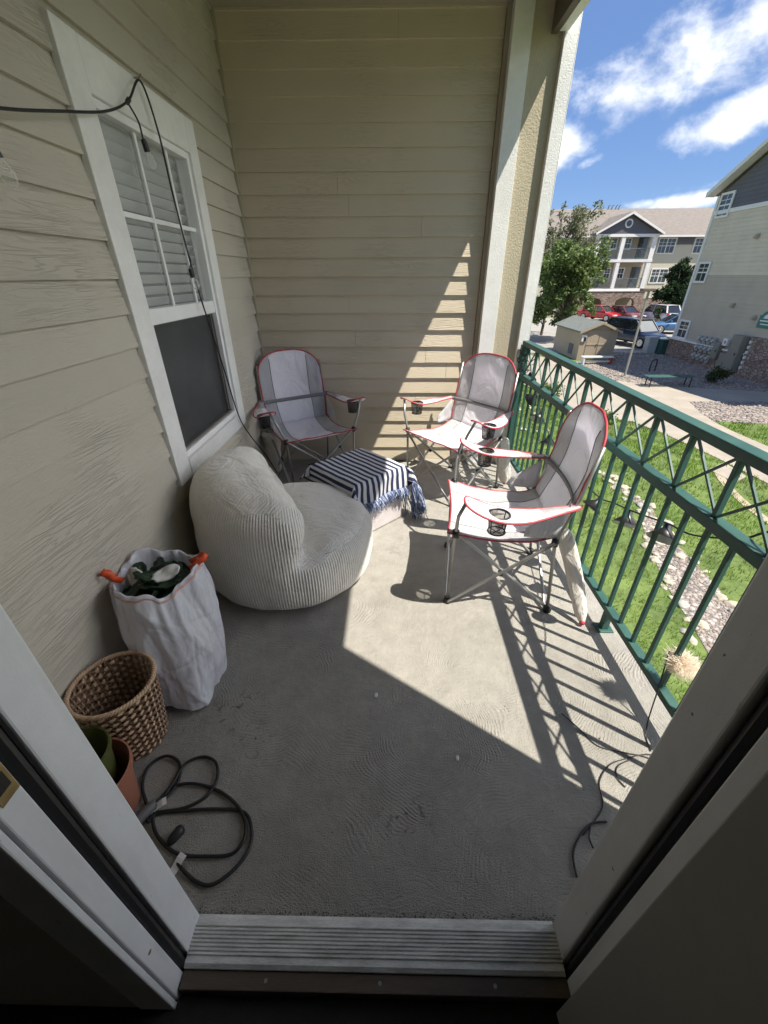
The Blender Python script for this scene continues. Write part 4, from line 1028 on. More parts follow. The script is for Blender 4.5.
# loose gravel in the creek and rock beds (stuff)
def pebble(r, seed):
    bm = bmesh.new(); bmesh.ops.create_icosphere(bm, subdivisions=1, radius=r)
    V = [tuple(v.co*(1+.35*noise.noise(v.co/r*1.1 + Vector((seed*3.1, 0, 0))))) for v in bm.verts]; bm.verts.index_update(); F_ = [tuple(v.index for v in f.verts) for f in bm.faces]; bm.free(); return V, F_
pebs = [pebble(1, i) for i in range(6)]
def scatter(name, polys, N, r0, r1, z, label, ext):
    mb = MB(); n = 0; x0, x1, y0, y1 = ext
    while n < N:
        x, y = random.uniform(x0, x1), random.uniform(y0, y1)
        if not any(inside((x, y), p) for p in polys): continue
        V, F_ = random.choice(pebs); r = random.uniform(r0, r1); a = random.uniform(0, 6.3); c_, s_ = math.cos(a), math.sin(a); fl = random.uniform(.4,.75); st = random.uniform(.7,1.2)
        mb.add([(x + r*(c_*p[0]*st - s_*p[1]), y + r*(s_*p[0]*st + c_*p[1]), z + r*p[2]*fl + r*.2) for p in V], F_, random.randrange(3)); n += 1
    ms = [mat(name + s_, c_, .85, .2, 8) for s_, c_ in (('_buff', (.34,.29,.235)), ('_grey', (.22,.205,.19)), ('_pink', (.28,.215,.18)))]
    me = bpy.data.meshes.new(name); me.from_pydata(mb.v, [], mb.f)
    for m in ms: me.materials.append(m)
    me.polygons.foreach_set('material_index', mb.m)
    o = bpy.data.objects.new(name, me); col.objects.link(o); tag(o, label, 'gravel', kind='stuff')
scatter('creek_gravel', [creek], 3000, .010, .022, G+.008, 'small mixed gravel filling the dry creek in the lawn', (3.5,5.9,0,9.6))
scatter('landscape_gravel', [gravel1, gravel2], 5200, .03, .065, G+.010, 'loose buff landscaping rock around the path and meters', (9.6,18,12,27.2))

# river stones edging the creek: individual things
M_stone = mat('river_stone', (.46,.40,.30), .8, .22, 5, .3, 40, .005)
M_stone2 = mat('river_stone_grey', (.36,.34,.30), .8, .22, 5, .3, 40, .005)
protos = []
for i in range(5):
    bm = bmesh.new(); bmesh.ops.create_icosphere(bm, subdivisions=3, radius=1)
    for v in bm.verts: v.co = v.co*(1 + .42*noise.noise(v.co*1.1 + Vector((i*7.3,0,0))) + .09*noise.noise(v.co*3.0 + Vector((i,2,0))))
    me = bpy.data.meshes.new('river_stone'); bm.to_mesh(me); bm.free(); me.materials.append(M_stone if i % 3 else M_stone2); me.polygons.foreach_set('use_smooth', [True]*len(me.polygons)); protos.append(me)
rs = random.Random(11); spots = []
for line, s_ in ((creekL, 1), (creekR, -1)):
    pts = [Vector((x, y, 0)) for x, y in line]
    d = 0
    for a, b_ in zip(pts, pts[1:]):
        L_ = (b_-a).length; s = d
        while s < L_:
            p = a.lerp(b_, s/L_); 
            if p.y > 1.2: spots.append((p.x + rs.gauss(0,.085), p.y + rs.gauss(0,.05), rs.uniform(.035,.082)*(1.0 if rs.random() < .8 else 1.25)))
            s += rs.uniform(.10,.26)
        d = s - L_
for x, y in [(5.54,7.61),(5.45,6.9),(5.5,8.4),(5.3,6.5),(4.9,6.2),(4.75,4.6),(5.4,8.9)]: spots.append((x, y, rs.uniform(.05,.09)))
for x, y in [(3.6+rs.uniform(0,1.6), 12+rs.uniform(0,5)) for _ in range(16)]: spots.append((x, y, rs.uniform(.06,.13)))
for i, (x, y, r) in enumerate(spots):
    o = bpy.data.objects.new('river_stone', rs.choice(protos)); col.objects.link(o)
    o.location = (x, y, G + .004 + r*.12); o.scale = (r*rs.uniform(.9,1.35), r*rs.uniform(.8,1.1), r*rs.uniform(.45,.7)); o.rotation_euler = (rs.uniform(-.2,.2), rs.uniform(-.2,.2), rs.uniform(0,6.3))
    tag(o, 'smooth pale river stone edging the dry gravel strip through the lawn', 'stone', 'river stones in the lawn')

# ------------------------------------------------------------------ foliage
def leaf_mats(nm, cols):
    out = []
    for i, c_ in enumerate(cols):
        m, t, b = newmat(nm + ('' if i == 0 else '_tone')); cc = t.mix(t.remap(t.noise(t.obj(), 2, 3), .35, .65), [q*.75 for q in c_], [q*1.25 for q in c_]); t.link(cc, b.inputs['Base Color']); b.inputs['Roughness'].default_value = .6; b.inputs['Specular IOR Level'].default_value = .25
        tr = t.n('ShaderNodeBsdfTranslucent', i={'Color': cc}); mx = t.n('ShaderNodeMixShader', i={0: .3, 1: b.outputs[0], 2: tr.outputs[0]}); t.link(mx.outputs[0], m.node_tree.nodes['Material Output'].inputs[0]); out.append(m)
    return out
M_bark = mat('bark', (.13,.10,.075), .9, .3, 6, .8, 30, .02, stretch=(1,1,.3))
def leaves(mb, c, rad, n, size, rr, sq=(1,1,1), mats=3):
    for _ in range(n):
        d = Vector((rr.gauss(0,1), rr.gauss(0,1), rr.gauss(0,1))).normalized()*(rr.random()**.45)
        p = Vector(c) + Vector((d.x*rad*sq[0], d.y*rad*sq[1], d.z*rad*sq[2]))
        a = Vector((rr.gauss(0,1), rr.gauss(0,1), rr.gauss(0,.6))).normalized(); b_ = a.orthogonal(); b_.rotate(Matrix.Rotation(rr.uniform(0,6.3), 3, a)); s = size*rr.uniform(.6,1.3)
        mb.add([p, p + a*s*.5 + b_*s*.28, p + a*s, p + a*s*.5 - b_*s*.28], [(0,1,2,3)], rr.randrange(mats))
def tree(name, label, base, h, trunk_h, clumps, lm, tr=.16, seed=1, leaf=.16, dens=260, group=None):
    rr = random.Random(seed); root = thing(name, label, 'tree', base, 0, group); B_ = Vector(base)
    mb = MB(); top = B_ + Vector((rr.uniform(-.3,.3), rr.uniform(-.3,.3), h*.8))
    tp = [B_ + Vector((0,0,-.1)), B_ + Vector((.05,0,trunk_h*.5)), B_ + Vector((0,.05,trunk_h)), B_.lerp(top, .7) + Vector((.1,0,0)), top]
    mb.tube(spline(tp, 6), [lerp(tr*1.2, tr*.15, i/24) for i in range(25)], 9)
    for c_, r_ in clumps:
        c_ = B_ + Vector(c_); st = B_ + Vector((0,0, max(trunk_h*.8, min(h*.7, (c_.z-B_.z)*.62)))); mid = st.lerp(c_, .55) + Vector((rr.uniform(-.2,.2), rr.uniform(-.2,.2), .15))
        mb.tube(spline([st, mid, c_], 5), [lerp(tr*.5, .015, i/10) for i in range(11)], 6)
        for _ in range(4):
            e = c_ + Vector((rr.gauss(0,1), rr.gauss(0,1), rr.gauss(.3,.8))).normalized()*r_*.95
            mb.tube([mid.lerp(c_, .6), c_.lerp(e, .5) + Vector((0,0,.06)), e], [.025,.016,.006], 5)
    mb.build('trunk', M_bark, root, smooth=True)
    mb = MB()
    for c_, r_ in clumps:
        k = dens if len(clumps) < 60 else dens
        sub = [(Vector(c_) + Vector((rr.gauss(0,1), rr.gauss(0,1), rr.gauss(0,.8)))*r_*.5, r_*rr.uniform(.3,.55)) for _ in range(7)]
        for s_, q in sub: leaves(mb, B_ + s_, q, int(k/7*(r_**1.5)), leaf, rr)
    mb.build('crown', lm, root)
    return root
lm1 = leaf_mats('ash_leaf', [(.14,.195,.06), (.095,.15,.04), (.19,.245,.09)])
lm2 = leaf_mats('silvery_leaf', [(.19,.21,.12), (.15,.17,.09), (.22,.23,.14)])
lm3 = leaf_mats('dark_leaf', [(.03,.06,.025), (.022,.045,.018), (.045,.08,.03)])
lm4 = leaf_mats('shrub_leaf', [(.055,.075,.02), (.08,.09,.025), (.035,.055,.018)])
rr = random.Random(21)
cl = [((rr.uniform(-2.0,2.2), rr.uniform(-1.8,1.8), rr.uniform(1.5,5.4)), rr.uniform(.6,1.0)) for _ in range(52)]
cl = [c for c in cl if c[0][0] < 1.7 and (c[0][0]-.0)**2/4.6 + (c[0][2]-3.6)**2/4.5 < 1.1]
tree('leafy_tree', 'bushy green tree behind the tan shed, left of the white gabled building', (12.4, 32.6, G), 6.6, 1.9, cl, lm1, .13, 3, .19, 620)
cl = [((rr.uniform(-2.2,2.5), rr.uniform(-1.2,1.2), rr.uniform(4.5,8.2)), rr.uniform(.45,.8)) for _ in range(46)]
tree('sparse_tree', 'tall thin-leaved silvery tree with bare twigs rising behind the bushy tree', (12.2, 36.0, G), 9.8, 3.5, cl, lm2, .10, 5, .16, 330)
cl = []
for i in range(30):
    z = rr.uniform(.8, 5.4); rad = 2.1*(1 - z/6.6)*rr.uniform(.4,1); a = rr.uniform(0,6.3); cl.append(((rad*math.cos(a), rad*math.sin(a), z), rr.uniform(.7,1.1)*(1.1-z/9)))
tree('dark_tree', 'dense dark green tree in front of the far building, behind the blue car', (28.3, 46.5, G), 6.4, .5, cl, lm3, .14, 8, .19, 1500)
def shrub(label, base, r, h, seed, lm=lm4, n=900, leaf=.07, group=None):
    rr = random.Random(seed); root = thing('shrub', label, 'shrub', base, 0, group); B_ = Vector(base); mb = MB()
    for k in range(9):
        a = rr.uniform(0,6.3); e = B_ + Vector((math.cos(a)*r*.7*rr.random(), math.sin(a)*r*.7*rr.random(), h*rr.uniform(.5,.9))); mb.tube([B_ + Vector((0,0,-.02)), B_.lerp(e,.5)+Vector((0,0,.05)), e], [.02,.012,.005], 5)
    mb.build('stems', M_bark, root); mb = MB()
    for k in range(12):
        a = rr.uniform(0,6.3); q = r*.62*rr.random()**.5; leaves(mb, B_ + Vector((math.cos(a)*q, math.sin(a)*q, h*rr.uniform(.25,.8))), r*rr.uniform(.3,.5), n//12, leaf, rr, (1,1,.8))
    mb.build('leaves', lm, root); return root
shrub('round dark green shrub in the rock bed below the meters', (14.5, 18.9, G), .52, .75, 2, n=1700, leaf=.075)
shrub('small bright shrub beside the path, seen through the lattice next to the column', (6.3, 16.4, G), .55, .6, 4, lm1, 700, .09)
shrub('low green shrub at the bend where lawn meets the path', (7.0, 13.2, G), .45, .4, 6, lm1, 700, .08)

# ------------------------------------------------------------------ far three-storey building
M_wallc = mat('cream_siding', (.50,.46,.36), .75, .06, 1.2, .25, 30, .01, stretch=(.3,.3,8))
M_white = mat('white_paint', (.70,.69,.66), .6, .06, 2)
M_roof = mat('brown_grey_shingle', (.19,.165,.145), .9, .25, 2.5, .6, 14, .03, stretch=(1,1,3))
M_slate = mat('slate_siding', (.10,.10,.115), .7, .1, 2, .3, 20, .01, stretch=(.3,.3,8))
M_shade_wall = mat('balcony_back_wall', (.34,.29,.22), .8, .08, 2)  # recess shade put into the colour, darker than the cream siding
m, t, b = newmat('field_stone'); o = t.obj()
vo = t.n('ShaderNodeTexVoronoi', feature='F1', i={'Vector': t.mapping(o, (1,1,1.6)), 'Scale': 4.6}); ve = t.n('ShaderNodeTexVoronoi', feature='DISTANCE_TO_EDGE', i={'Vector': t.mapping(o, (1,1,1.6)), 'Scale': 4.6})
cr = t.n('ShaderNodeSeparateColor', i={0: vo.outputs['Color']}).outputs; c = t.mix(cr[0], (.17,.12,.095), (.40,.33,.27)); c = t.mix(t.math('MULTIPLY', cr[1], .5), c, (.28,.17,.13)); e = t.remap(ve.outputs['Distance'], 0, .06)
t.link(t.mix(e, (.12,.105,.09), c), b.inputs['Base Color']); b.inputs['Roughness'].default_value = .9; t.link(t.bump(e, 1, .04), b.inputs['Normal']); M_fstone = m
M_pane = mat('window_pane_dark', (.045,.055,.065), .08, .4, 1.0, spec=.8)
M_panel = mat('balcony_glass_grey', (.16,.19,.20), .3, .2, 3)
def facade_window(parent, x0, x1, y, z0, z1, nx=2, nz=2, axis='X', outw=-1):
    """white framed window on a wall; axis X: wall along X at Y=y; axis Y: wall along Y at X=y"""
    def bx(mb, a0, a1, d0, d1, c0, c1):
        d0, d1 = sorted((y + outw*d0, y + outw*d1))
        if axis == 'X': mb.box(a0, a1, d0, d1, c0, c1)
        else: mb.box(d0, d1, a0, a1, c0, c1)
    fr = .10; mb = MB()
    bx(mb, x0, x0+fr, .0, .06, z0, z1); bx(mb, x1-fr, x1, .0, .06, z0, z1); bx(mb, x0+fr, x1-fr, .0, .06, z1-fr, z1); bx(mb, x0+fr, x1-fr, .0, .06, z0, z0+fr)
    for i in range(1, nx*2):
        q = x0+fr + (x1-x0-2*fr)*i/(nx*2); wd = .045 if i % 2 == 0 else .014
        bx(mb, q-wd, q+wd, .0, .04 if i % 2 == 0 else .028, z0+fr, z1-fr)
    q = (z0+z1)/2; bx(mb, x0+fr, x1-fr, .0, .037, q-.03, q+.03)
    q2 = z1 - fr - (z1-z0-2*fr)*.25; bx(mb, x0+fr, x1-fr, .0, .026, q2-.013, q2+.013)
    w_ = mb.build('window', M_white, parent)
    mb = MB(); bx(mb, x0+fr, x1-fr, .004, .014, z0+fr, z1-fr); mb.build('pane', M_pane, w_)
    return w_
ab = thing('apartment_building', 'cream three-storey apartment building with a gabled balcony bay across the car park', 'building', (26, 52, G))
YF = 52.9
mb = MB(); mb.box(4, 44, YF, YF+11, G, 5.15); mb.build('wall', M_wallc, ab)
MB().box(28.5, 44, YF-.08, YF-.003, G, -.9).build('stone_base', M_fstone, ab)
mb = MB(); mb.prism([(3.4, YF-.7, 5.05), (3.4, YF+5.6, 8.05), (3.4, YF+11.8, 5.05), (3.4, YF+11.6, 4.95), (3.4, YF+5.6, 7.85), (3.4, YF-.6, 4.93)], (41.2, 0, 0)); mb.build('roof', M_roof, ab)
MB().box(3.4, 44.6, YF-.74, YF-.705, 4.90, 5.06).build('eave_trim', M_white, ab)
# gable bay
Yb = 51.3
mb = MB(); gx0, gx1, gp, gz, gt = 21.45, 27.75, 24.4, 5.10, 6.80
roofb = [(gx0-.35, Yb-.35, gz-.05), (gp, Yb-.35, gt+.02), (gx1+.35, Yb-.35, gz-.05), (gx1+.35, Yb-.35, gz+.11), (gp, Yb-.35, gt+.20), (gx0-.35, Yb-.35, gz+.11)]
mb.prism(roofb, (0, 5.5, 0)); mb.build('gable_roof', M_roof, ab)
mb = MB(); mb.prism([(gx0-.36, Yb-.40, gz-.09), (gp, Yb-.40, gt-.02), (gx1+.36, Yb-.40, gz-.09), (gx1+.36, Yb-.40, gz+.10), (gp, Yb-.40, gt+.19), (gx0-.36, Yb-.40, gz+.10)], (0, .046, 0)); mb.build('rake_trim', M_white, ab)
gb = MB().prism([(gx0, Yb, gz), (gx1, Yb, gz), (gp, Yb, gt-.08)], (0, .2, 0)).build('gable', M_slate, ab)
MB().box(gx0-.05, gx1+.05, Yb-.06, Yb+.2, 4.86, 5.117).build('gable_band', M_white, ab)
mb = MB(); mb.tube([(24.35+.34*math.cos(a), Yb-.03, 6.02+.34*math.sin(a)) for a in [2*PI*i/24 for i in range(24)]], .07, 8, True); oc = mb.build('oculus_window', M_white, gb, smooth=True)
MB().lathe([(0,0),(.34,0),(.34,.02),(0,.02)], 24, (24.35, Yb-.005, 6.02), axis=(0,-1,0)).build('pane', M_pane, oc)
for x0_, x1_ in ((21.45,21.9), (24.05,24.42), (27.25,27.7)):
    MB().box(x0_, x1_, Yb-.02, Yb+.35, .16, 4.858).build('pillar', M_white, ab)
for z in (.05, 2.80): MB().box(21.45, 27.75, Yb-.05, YF-.002, z-.17, z+.08).build('balcony_slab', M_white, ab)
mb = MB(); mb.box(21.45, 27.75, YF-.06, YF-.004, .14, 4.86); bw = mb.build('balcony_wall', M_shade_wall, ab)
for z in (.14, 2.90):
    for x in (22.3, 26.6): MB().box(x, x+1.0, YF-.10, YF-.063, z, z+2.05).build('balcony_door', M_pane, ab)
    for x in (23.6, 25.1): facade_window(ab, x, x+.75, YF-.063, z+.9, z+2.0, 1, 2)
for z in (.15, 2.90):
    for x0_, x1_ in ((21.92,24.03), (24.44,27.23)):
        mb = MB(); mb.box(x0_, x1_, Yb+.10, Yb+.15, z+.93, z+.99); mb.box(x0_, x1_, Yb+.10, Yb+.15, z+.04, z+.09)
        n = int((x1_-x0_)/.13)
        for i in range(n+1): mb.box(x0_ + (x1_-x0_-.02)*i/n, x0_ + (x1_-x0_-.02)*i/n + .02, Yb+.115, Yb+.135, z+.09, z+.93)
        rl2 = mb.build('balcony_railing', M_panel, ab)
# stone arcade on the ground floor
def arch(xa, xb, zt, n=14):
    r_ = (xb-xa)/2; ris = min(r_, .55); c_ = (xa+xb)/2
    return [(xa, G)] + [(c_ - r_*math.cos(PI*i/n), zt - ris + ris*math.sin(PI*i/n)) for i in range(n+1)] + [(xb, G)]
out = [(20.2, G)] + arch(21.7, 23.4, -.75) + arch(24.9, 27.0, -.70) + [(27.9, G), (27.9, -.125), (20.2, -.125)]
mb = MB(); mb.prism([(x, Yb-.1, z) for x, z in out], (0, .5, 0)); mb.build('stone_arcade', M_fstone, ab)
MB().box(20.2, 27.95, Yb-.16, Yb-.05, -.122, -.02).build('stone_cap', M_white, ab)
MB().box(20.3, 27.85, YF-.05, YF-.004, G, -.13).build('porch_wall', M_shade_wall, ab)
for x0_, x1_, z0_, z1_, nx in ((28.75,30.65,3.40,4.88,2), (32.6,34.4,3.40,4.88,2), (28.85,30.75,.60,2.05,2), (29.1,30.8,-2.15,-.72,2), (32.6,34.4,.60,2.05,2), (36.5,38.3,3.4,4.88,2), (18.2,20.0,3.4,4.88,2), (18.2,20,.6,2.05,2), (15,16.8,3.4,4.88,2), (15,16.8,.6,2.05,2)):
    facade_window(ab, x0_, x1_, YF, z0_, z1_, nx)
wv_ = MB().box(30.75, 32.5, YF-.05, YF-.003, 4.25, 4.93).build('recess_shade', M_slate, ab)  # flat dark sheet painted in for a shaded recess of the facade
mb = MB()
for x in (23.3, 23.6, 23.9, 24.2): mb.tube([(x+1.0, YF+5.6, 7.9), (x+1.0, YF+5.6, 8.3), (x+1.18, YF+5.6, 8.38)], .045, 6)
vents = [MB().tube([(x, YF+5.4, 7.85), (x, YF+5.4, 8.28), (x+.16, YF+5.4, 8.36)], .05, 8).build('roof_vent', M_brown, ab) for x in (24.9, 25.3, 25.75, 26.1)]

# ------------------------------------------------------------------ neighbouring building on the right
nb = thing('neighbour_building', 'tan and olive sided building end wall with a dark slate gable, on the right', 'building', (16.6, 20, G))
M_side_up = siding_mat('yellow_tan_siding', (.58,.52,.41), 'Y', .18, 0.0, .3); M_side_lo = siding_mat('olive_tan_siding', (.42,.38,.305), 'Y', .18, 0.0, .3); M_side_g = siding_mat('slate_gable_siding', (.12,.117,.13), 'Y', .18, 0., .3)
XB = 16.6; ya, yb_ = 13.2, 26.1; yc = (ya+yb_)/2
def lap2(y0, y1, z0, z1, top=None, e=.18):
    mb = MB(); z = z0
    while z < z1 - .001:
        zz = min(z+e, z1); a0, a1 = y0, y1
        if top: a0, a1 = top(z); b0, b1 = top(zz)
        else: b0, b1 = a0, a1
        if b1 - b0 < .05: break
        mb.add([(XB-.018, a0, z), (XB-.018, a1, z), (XB-.003, b1, zz), (XB-.003, b0, zz), (XB+.01, a0, z), (XB+.01, a1, z)], [(0,1,2,3), (0,4,5,1)]); z += e
    return mb
mb = MB(); mb.box(XB+.012, 32, ya, yb_, G, 4.9); mb.prism([(XB+.012, ya, 4.9), (XB+.012, yb_, 4.9), (XB+.012, yc, 4.9+ (yb_-ya)/2*.5)], (15.4, 0, 0)); mb.build('wall_core', M_slate, nb)
lap2(ya, yb_, -2.79, 1.45).build('lower_siding', M_side_lo, nb); lap2(ya, yb_, 1.45, 4.10).build('upper_siding', M_side_up, nb)
rk = lambda z: (ya + max(0, (z-4.86)/.5), yb_ - max(0, (z-4.86)/.5))
lap2(ya, yb_, 4.27, 8.0, rk).build('gable_siding', M_side_g, nb)
MB().box(XB-.05, XB-.004, ya, yb_, 4.10, 4.268).build('gable_band', M_white, nb)
MB().box(XB-.055, XB-.0, yb_-.14, yb_+.03, -1.8, 4.9).build('corner_board', M_white, nb)
for s_ in (-1, 1):
    e0 = Vector((0, yc + s_*(yb_-ya)/2 + s_*.36, 4.93)); pk = Vector((0, yc, 4.9 + (yb_-ya)/2*.5 + .08))
    mb = MB(); mb.prism([(XB-.42, e0.y, e0.z), (XB-.42, pk.y, pk.z), (XB-.42, pk.y, pk.z+.16), (XB-.42, e0.y, e0.z+.16)], (16, 0, 0)); mb.build('roof', M_roof, nb)
    mb = MB(); mb.prism([(XB-.46, e0.y+s_*.02, e0.z-.05), (XB-.46, pk.y, pk.z-.05), (XB-.46, pk.y, pk.z+.165), (XB-.46, e0.y+s_*.02, e0.z+.165)], (.037, 0, 0)); mb.build('rake_trim', M_white, nb)
    mb = MB(); mb.prism([(XB-.42, e0.y, e0.z-.03), (XB-.42, pk.y, pk.z-.03), (XB-.42, pk.y, pk.z-.004), (XB-.42, e0.y, e0.z-.004)], (.40, 0, 0)); mb.build('soffit', M_white, nb)
for z0_, z1_ in ((3.93,4.98), (1.08,2.06), (-1.70,-.72)): facade_window(nb, 24.9, 25.85, XB-.02, z0_, z1_, 1, 2, 'Y', -1)
MB().box(XB-.12, XB-.02, 20.3, yb_+.06, G-.02, -1.78).build('stone_base', M_fstone, nb)
MB().box(XB-.14, XB-.02, ya-.05, 20.297, G-.02, -.98).build('stone_base', M_fstone, nb)
MB().box(XB-.17, XB-.02, 20.3, yb_+.09, -1.777, -1.70).build('stone_cap', M_white, nb)
for y, z in ((22.41,2.97), (22.31,.18), (20.71,-.23)):
    mb = MB(); mb.box(XB-.10, XB-.02, y-.09, y+.09, z-.09, z+.09); mb.prism([(XB-.20, y-.075, z-.02), (XB-.10, y-.075, z+.08), (XB-.10, y-.075, z-.07), (XB-.19, y-.075, z-.07)], (0, .15, 0)); mb.build('dryer_vent', M_soffit, nb, bevel=.006)
# sign: teal plaque with a white arch emblem
sg = thing('wall_sign', 'teal green wall sign with a white arch emblem on the right building', 'sign', (XB-.03, 20.15, -.35))
M_teal = mat('teal_sign', (.03,.17,.135), .4, .1, 5)
MB().box(XB-.055, XB-.02, 19.4, 20.42, -.60, -.10).prism([(XB-.055, 19.91+.40*math.cos(PI*i/16), -.0995+.20*math.sin(PI*i/16)) for i in range(17)], (.035, 0, 0)).build('plaque', M_teal, sg)
mb = MB()
mb.prism([(XB-.064, 19.91+.27*math.cos(PI*i/16), -.22+.20*math.sin(PI*i/16)) for i in range(17)], (.008, 0, 0))
mb.build('arch_emblem', M_white, sg)
MB().box(XB-.063, XB-.0555, 19.50, 20.32, -.34, -.29).build('line_mark', M_white, sg)
MB().box(XB-.063, XB-.0555, 19.58, 20.24, -.47, -.43).build('line_mark', M_white, sg)
# meters and cabinets
M_mgrey = mat('meter_grey', (.30,.30,.285), .5, .1, 9); M_mglass = mat('meter_glass', (.42,.43,.43), .2, .1, 9); M_cab = mat('cabinet_tan_grey', (.21,.20,.165), .6, .1, 4)
root0 = None
for r_ in range(3):
    for c_ in range(4):
        loc = (XB-.14, 23.55 - c_*.36, -1.48 - r_*.42)
        if root0 is None:
            root0 = thing('electric_meter', 'small grey electric meter in the bank on the stone base', 'meter', loc, 0, 'electric meters on the right building')
            MB().box(-.07, .0, -.11, .11, -.17, .17).build('meter_box', M_mgrey, root0, local=True, bevel=.01)
            MB().lathe([(0,.0),(.085,.0),(.085,.07),(.075,.10),(0,.105)], 18, (-.07, 0, .04), axis=(-1,0,0)).build('dial_cover', M_mglass, root0, local=True, smooth=True, autosm=40)
        else: dup(root0, loc)
def cabinet(lbl, y0_, y1_, z0_, z1_, dp, m_=M_cab):
    o = thing('utility_cabinet', lbl, 'cabinet', (XB-.14, (y0_+y1_)/2, z0_)); MB().box(XB-.14-dp, XB-.141, y0_, y1_, z0_, z1_).build('cabinet_body', m_, o, bevel=.012)
    MB().box(XB-.153-dp, XB-.1405-dp, y0_+.04, y1_-.04, z0_+.05, z1_-.05).build('cabinet_door', m_, o, bevel=.004)
    MB().box(XB-.175-dp, XB-.154-dp, y0_+.09, y0_+.13, (z0_+z1_)/2-.06, (z0_+z1_)/2+.06).build('handle', M_black, o); return o
cabinet('tallest tan utility cabinet against the stone base of the right building', 20.35, 21.0, -2.55, -.98, .32)
cabinet('squat tan utility cabinet between the meter bank and the tall cabinet', 21.75, 22.15, -2.2, -1.45, .22)
cabinet('low wide utility cabinet standing near the ground by the shrub', 20.95, 21.5, -2.74, -1.85, .25)
cabinet('small white utility box above the low cabinet', 21.45, 21.75, -1.55, -1.22, .14, M_white)
mb = MB()
for i in range(6): 
    for y in (21.15, 20.15): mb.box(XB-.20, XB-.141, y-.05, y+.05, -1.2-.22*i-.06, -1.2-.22*i+.06)
cs = thing('conduit_strip', 'vertical rows of pale conduit boxes flanking the tall cabinet', 'conduit', (XB-.15, 20.6, -2))
for y in (21.15, 20.17):
    MB().tube([(XB-.165, y, -2.6), (XB-.165, y, -1.0)], .022, 8).build('conduit', M_mgrey, cs)
    for i in range(6): MB().box(XB-.23, XB-.141, y-.05, y+.05, -1.2-.22*i-.06, -1.2-.22*i+.06).build('junction_box', M_white, cs, bevel=.006)
# transformer boxes at the corner
for lab, x0_, x1_, y0_, y1_, h_, m_ in (('pale grey utility box standing at the corner of the right building', 15.75, 16.3, 26.9, 27.4, .95, mat('pale_grey_enamel', (.42,.44,.42), .5, .08, 4)), ('dark green transformer box beside the pale utility box', 16.35, 16.95, 26.5, 27.1, .85, M_green)):
    o = thing('utility_box', lab, 'utility box', ((x0_+x1_)/2, (y0_+y1_)/2, G)); MB().box(x0_, x1_, y0_, y1_, G, G+h_-.1).build('box_body', m_, o, bevel=.02)
    MB().prism([(x0_-.03, y0_-.03, G+h_-.098), (x0_-.03, y1_+.03, G+h_-.098), (x0_-.03, y1_+.03, G+h_-.02), (x0_-.03, y0_-.03, G+h_)], (x1_-x0_+.06, 0, 0)).build('box_lid', m_, o, bevel=.01)
    MB().box(x0_+.06, x1_-.06, y0_-.012, y0_-.001, G+.08, G+h_-.2).build('box_door', m_, o, bevel=.004)

# ------------------------------------------------------------------ shed
sh = thing('storage_shed', 'tan wooden garden shed with double doors and grey-green gable roof', 'shed', (11.6, 26.5, G))
M_shed = mat('shed_tan_panel', (.36,.29,.205), .75, .1, 3, .4, 25, .008, stretch=(6,6,.4)); M_shedroof = mat('shed_roof_shingle', (.155,.165,.15), .9, .22, 5, .5, 25, .02)
sx0, sx1, sy0, sy1, sze, szp = 10.62, 12.62, 24.7, 28.6, -1.22, -.80; sxm = (sx0+sx1)/2
mb = MB(); mb.prism([(sx0, sy0, G), (sx1, sy0, G), (sx1, sy0, sze), (sxm, sy0, szp-.02), (sx0, sy0, sze)], (0, sy1-sy0, 0)); mb.build('wall', M_shed, sh)
for s_ in (-1, 1):
    e = sxm + s_*1.16; mb = MB(); dz = (szp-sze)*1.16
    mb.prism([(e, sy0-.16, szp-dz+.0), (sxm, sy0-.16, szp+.0), (sxm, sy0-.16, szp+.07), (e, sy0-.16, szp-dz+.07)], (0, sy1-sy0+.32, 0)); mb.build('roof', M_shedroof, sh)
    mb = MB(); mb.prism([(e, sy0-.185, szp-dz-.06), (sxm, sy0-.185, szp-.06), (sxm, sy0-.185, szp+.06), (e, sy0-.185, szp-dz+.06)], (0, .024, 0)); mb.build('rake_trim', M_shed, sh)
for x0_, x1_ in ((10.98,11.60), (11.64,12.26)):
    dd = MB().box(x0_, x1_, sy0-.022, sy0-.001, G+.08, -1.16).build('door', M_shed, sh, bevel=.004)
    for z in (G+.10, -1.95, -1.25): MB().box(x0_+.003, x1_-.003, sy0-.040, sy0-.0225, z, z+.08).build('door_batten', M_shed, dd, bevel=.004)
MB().box(11.52, 11.56, sy0-.05, sy0-.023, -2.02, -1.88).build('latch', M_black, sh)
sbx = MB().box(10.66, 10.93, sy0-.06, sy0-.001, -1.75, -1.40).build('notice_box', M_white, sh, bevel=.006); MB().box(10.76, 10.91, sy0-.068, sy0-.0605, -1.74, -1.52).build('dark_panel', M_black, sbx)
MB().box(sx0-.03, sx0-.001, 25.5, 26.1, -2.55, -2.0).build('side_vent', M_slate, sh)
# low white bench with red end
bn = thing('bench', 'low white plank bench with a red end board in front of the shed', 'bench', (11.3, 23.4, G))
MB().box(10.35, 12.0, 23.25, 23.6, G+.36, G+.42).build('seat', M_white, bn, bevel=.008)
MB().box(10.42, 11.95, 23.39, 23.45, G+.12, G+.20).build('stretcher', M_white, bn)
for x, m_ in ((10.45, M_white), (11.93, mat('red_paint', (.36,.03,.03), .5, .15, 6))): MB().box(x-.04, x+.04, 23.27, 23.58, G+.01, G+.358).build('leg', m_, bn, bevel=.006)
